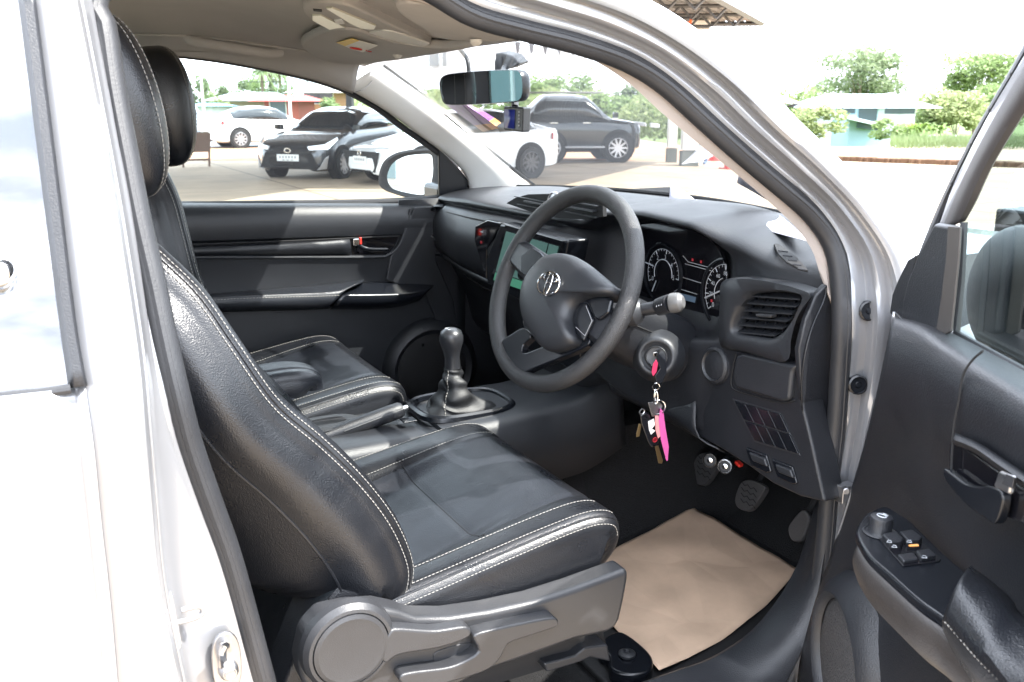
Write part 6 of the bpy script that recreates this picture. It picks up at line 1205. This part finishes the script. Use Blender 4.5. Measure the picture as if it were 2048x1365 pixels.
# black off-roader
rw = P(1100, 326, z=0); fw_ = P(1234, 325, z=0); d4 = (fw_ - rw).normalized(); l4 = V((-d4.y, d4.x, 0)); near = l4 if l4.dot(-DH) > 0 else -l4
wb4 = (fw_ - rw).length; pos = (rw + fw_) / 2 - near * .84
SUVP = [(p[0] * wb4 / 2.75, *p[1:]) for p in SUVP]
sv, put, rows = car(pos, (d4.x, d4.y), SUVP, .93, (wb4 / 2, -wb4 / 2), .39, (.012, .016, .020), 'black off-roader parked side on beyond the white saloon', 'off-roader', metal=.2, rough=.12)
sy = 1 if near.dot(l4) > 0 else -1
for sy in (-1, 1):
    b = MB(); b.box((0, sy * .98, .42), (wb4 * .58, .16, .045)); put(b.build('side_step', alloy, None, bevel=.015))
    lamp(put, 'door_mirror', [V((.75, sy * .93, 1.18)), V((.75, sy * 1.12, 1.2)), V((.75, sy * 1.12, 1.34)), V((.75, sy * .95, 1.34))], V((.12, 0, 0)), bpy.data.materials['gloss_black'])
    for hx in (.05, -.85): b = MB(); b.box((hx, sy * .935, 1.06), (.22, .03, .035)); put(b.build('door_handle', 'chrome', None, bevel=.01))
    lamp(put, 'tail_light', [V((-2.05, sy * .80, 1.22)), V((-1.8, sy * .93, 1.2)), V((-1.8, sy * .93, 1.10)), V((-2.1, sy * .8, 1.10))], V((-.02, sy * .02, 0)), tail)
    lamp(put, 'headlight', [V((2.1, sy * .70, 1.02)), V((1.8, sy * .92, 1.06)), V((1.8, sy * .92, .94)), V((2.12, sy * .7, .92))], V((.02, sy * .02, 0)), lampg)
    b = MB(); b.tube([V((.7, sy * .62, 1.86)), V((-1.7, sy * .62, 1.86))], .02, 6); put(b.build('roof_rail', alloy, None))
# distant white cars right of the bush
for i, (px, lb) in enumerate(((1876, 'pale car far off, left of the two beyond the verge grass'), (1925, 'pale car far off, right of the two by the door frame'))):
    car(TB(px, 100) - ZZ * 3.2, (RT.x, RT.y), SED, .9, (1.35, -1.35), .33, (.6, .6, .62), lb, 'car', metal=0, group='distant pale cars')
# ---- person in red, cones, crate stand, far rack
def person(pos, rz):
    pr_ = empty('person', pos, rz, label='person in a red shirt and blue jeans standing beside the thick white column', cat='person')
    me = bpy.data.meshes.new('body'); J = [(0, 0, .95, .13), (0, 0, 1.15, .13), (0, .0, 1.38, .15), (0, 0, 1.47, .06), (.02, 0, 1.55, .085), (.02, 0, 1.66, .09), (0, .19, 1.38, .06), (.05, .25, 1.12, .045), (.22, .20, 1.02, .036), (.28, .19, .99, .03), (0, -.19, 1.38, .06), (.0, -.26, 1.12, .045), (.06, -.27, .88, .036), (.08, -.27, .80, .03), (.02, .10, .85, .095), (.04, .12, .48, .065), (-.02, .13, .09, .045), (.12, .14, .05, .04), (-.02, -.10, .85, .095), (.0, -.13, .48, .065), (-.06, -.14, .09, .045), (.08, -.15, .05, .04)]
    E_ = [(0, 1), (1, 2), (2, 3), (3, 4), (4, 5), (2, 6), (6, 7), (7, 8), (8, 9), (2, 10), (10, 11), (11, 12), (12, 13), (0, 14), (14, 15), (15, 16), (16, 17), (0, 18), (18, 19), (19, 20), (20, 21)]
    me.from_pydata([j[:3] for j in J], E_, []); o = bpy.data.objects.new('body', me); COL.objects.link(o); sk_ = o.modifiers.new('k', 'SKIN'); me.skin_vertices.new(name='') if not me.skin_vertices else None
    for i, j in enumerate(J): me.skin_vertices[0].data[i].radius = (j[3], j[3])
    me.skin_vertices[0].data[0].use_root = True; ssb = o.modifiers.new('s', 'SUBSURF'); ssb.levels = ssb.render_levels = 2
    dg = bpy.context.evaluated_depsgraph_get(); m2 = bpy.data.meshes.new_from_object(o.evaluated_get(dg)); bpy.data.objects.remove(o)
    skin = mat('skin', (.30, .17, .11), .6); shirt = mat('red_shirt', (.45, .05, .05), .8); jean = mat('blue_jeans', (.12, .17, .28), .85); hair = mat('black_hair', (.015, .012, .01), .6)
    m2.materials.clear(); [m2.materials.append(q) for q in (skin, jean, hair)]
    for p in m2.polygons: z = p.center.z; p.material_index = 1 if z < .98 and abs(p.center.y) < .22 else 2 if (z > 1.62 or (z > 1.56 and p.center.x < .0)) else 0; p.use_smooth = True
    bo_ = bpy.data.objects.new('body', m2); COL.objects.link(bo_); bo_.parent = pr_
    sh_m = m2.copy(); sh_m.materials.clear(); sh_m.materials.append(shirt); bm = bmesh.new(); bm.from_mesh(sh_m)
    bmesh.ops.delete(bm, geom=[f for f in bm.faces if not (.92 < f.calc_center_median().z < 1.46 and not (abs(f.calc_center_median().y) > .2 and f.calc_center_median().z < 1.14))], context='FACES')
    for v in bm.verts: v.co += v.normal * .012
    for f in bm.faces: f.material_index = 0
    bm.to_mesh(sh_m); bm.free(); s_ = bpy.data.objects.new('shirt', sh_m); COL.objects.link(s_); s_.parent = pr_
    b = MB(); b.box((.115, 0, 1.59), (.03, .022, .035)); f_ = b.build('nose', skin, None, bevel=.008); f_.parent = pr_
person(P(1402, 331, z=0), math.radians(200))
def cone(px, py, lb):
    o = empty('traffic_cone', P(px, py, z=0), label=lb, cat='traffic cone', group='traffic cones on the lot'); b = MB(); b.lathe([(.13, .03), (.035, .70), (.02, .70)], (0, 0, 0), (0, 0, 1), 20); b.box((0, 0, .015), (.36, .36, .03)); k = b.build('cone_body', 'red', None); k.parent = o
    b = MB(); b.lathe([(.105, .25), (.082, .40)], (0, 0, 0), (0, 0, 1), 20, cap=False); b.lathe([(.068, .48), (.055, .57)], (0, 0, 0), (0, 0, 1), 20, cap=False); k = b.build('reflective_band', 'white', None, solid=.006, off=1); k.parent = o
cone(1458, 338, 'red traffic cone nearest the silver pillar'); cone(1427, 322, 'red traffic cone behind the person in red')
rk = MB(); c = TB(393, 24)
for dx in (-.35, .35): rk.box((c.x + dx, c.y, .42), (.05, .05, .84), Matrix.Rotation(.08 if dx > 0 else -.08, 3, 'Y'))
rk.box((c.x, c.y, .62), (.74, .04, .5)); rk.box((c.x, c.y, .18), (.66, .04, .05)); tag(rk.build('sign_stand', mat('brown_board', (.20, .13, .10), .7), None), 'brown wooden board stand on the lot beside the passenger headrest', 'sign stand')
# things seen through the open door's glass: a pale work trolley with tools
wk = empty('work_trolley', Q(3.6, 2.35), -YAW, label='pale steel work trolley with shelves of tools, seen through the open door glass', cat='trolley')
b = MB()
for dx in (-.45, .75):
    for dy in (-.3, .3): b.box((dx, dy, .55), (.045, .045, 1.1))
for z in (.25, .65, 1.08): b.box((.15, 0, z), (1.25, .66, .035))
f_ = b.build('frame', mat('cream_steel', (.55, .53, .48), .5), None, bevel=.006); f_.parent = wk
b = MB(); r = random.Random(2)
for i in range(12): b.box((r.uniform(-.4, .7), r.uniform(-.25, .2), r.choice((.72, 1.14))), (r.uniform(.08, .22), r.uniform(.08, .2), r.uniform(.06, .14)), Matrix.Rotation(r.random() * 3, 3, 'Z'))
k = b.build('tools', 'smooth', None, bevel=.01); k.parent = wk
k = MB().box((.2, -.26, .72), (.20, .08, .08)).build('red_toolbox', 'red', None, bevel=.01); k.parent = wk
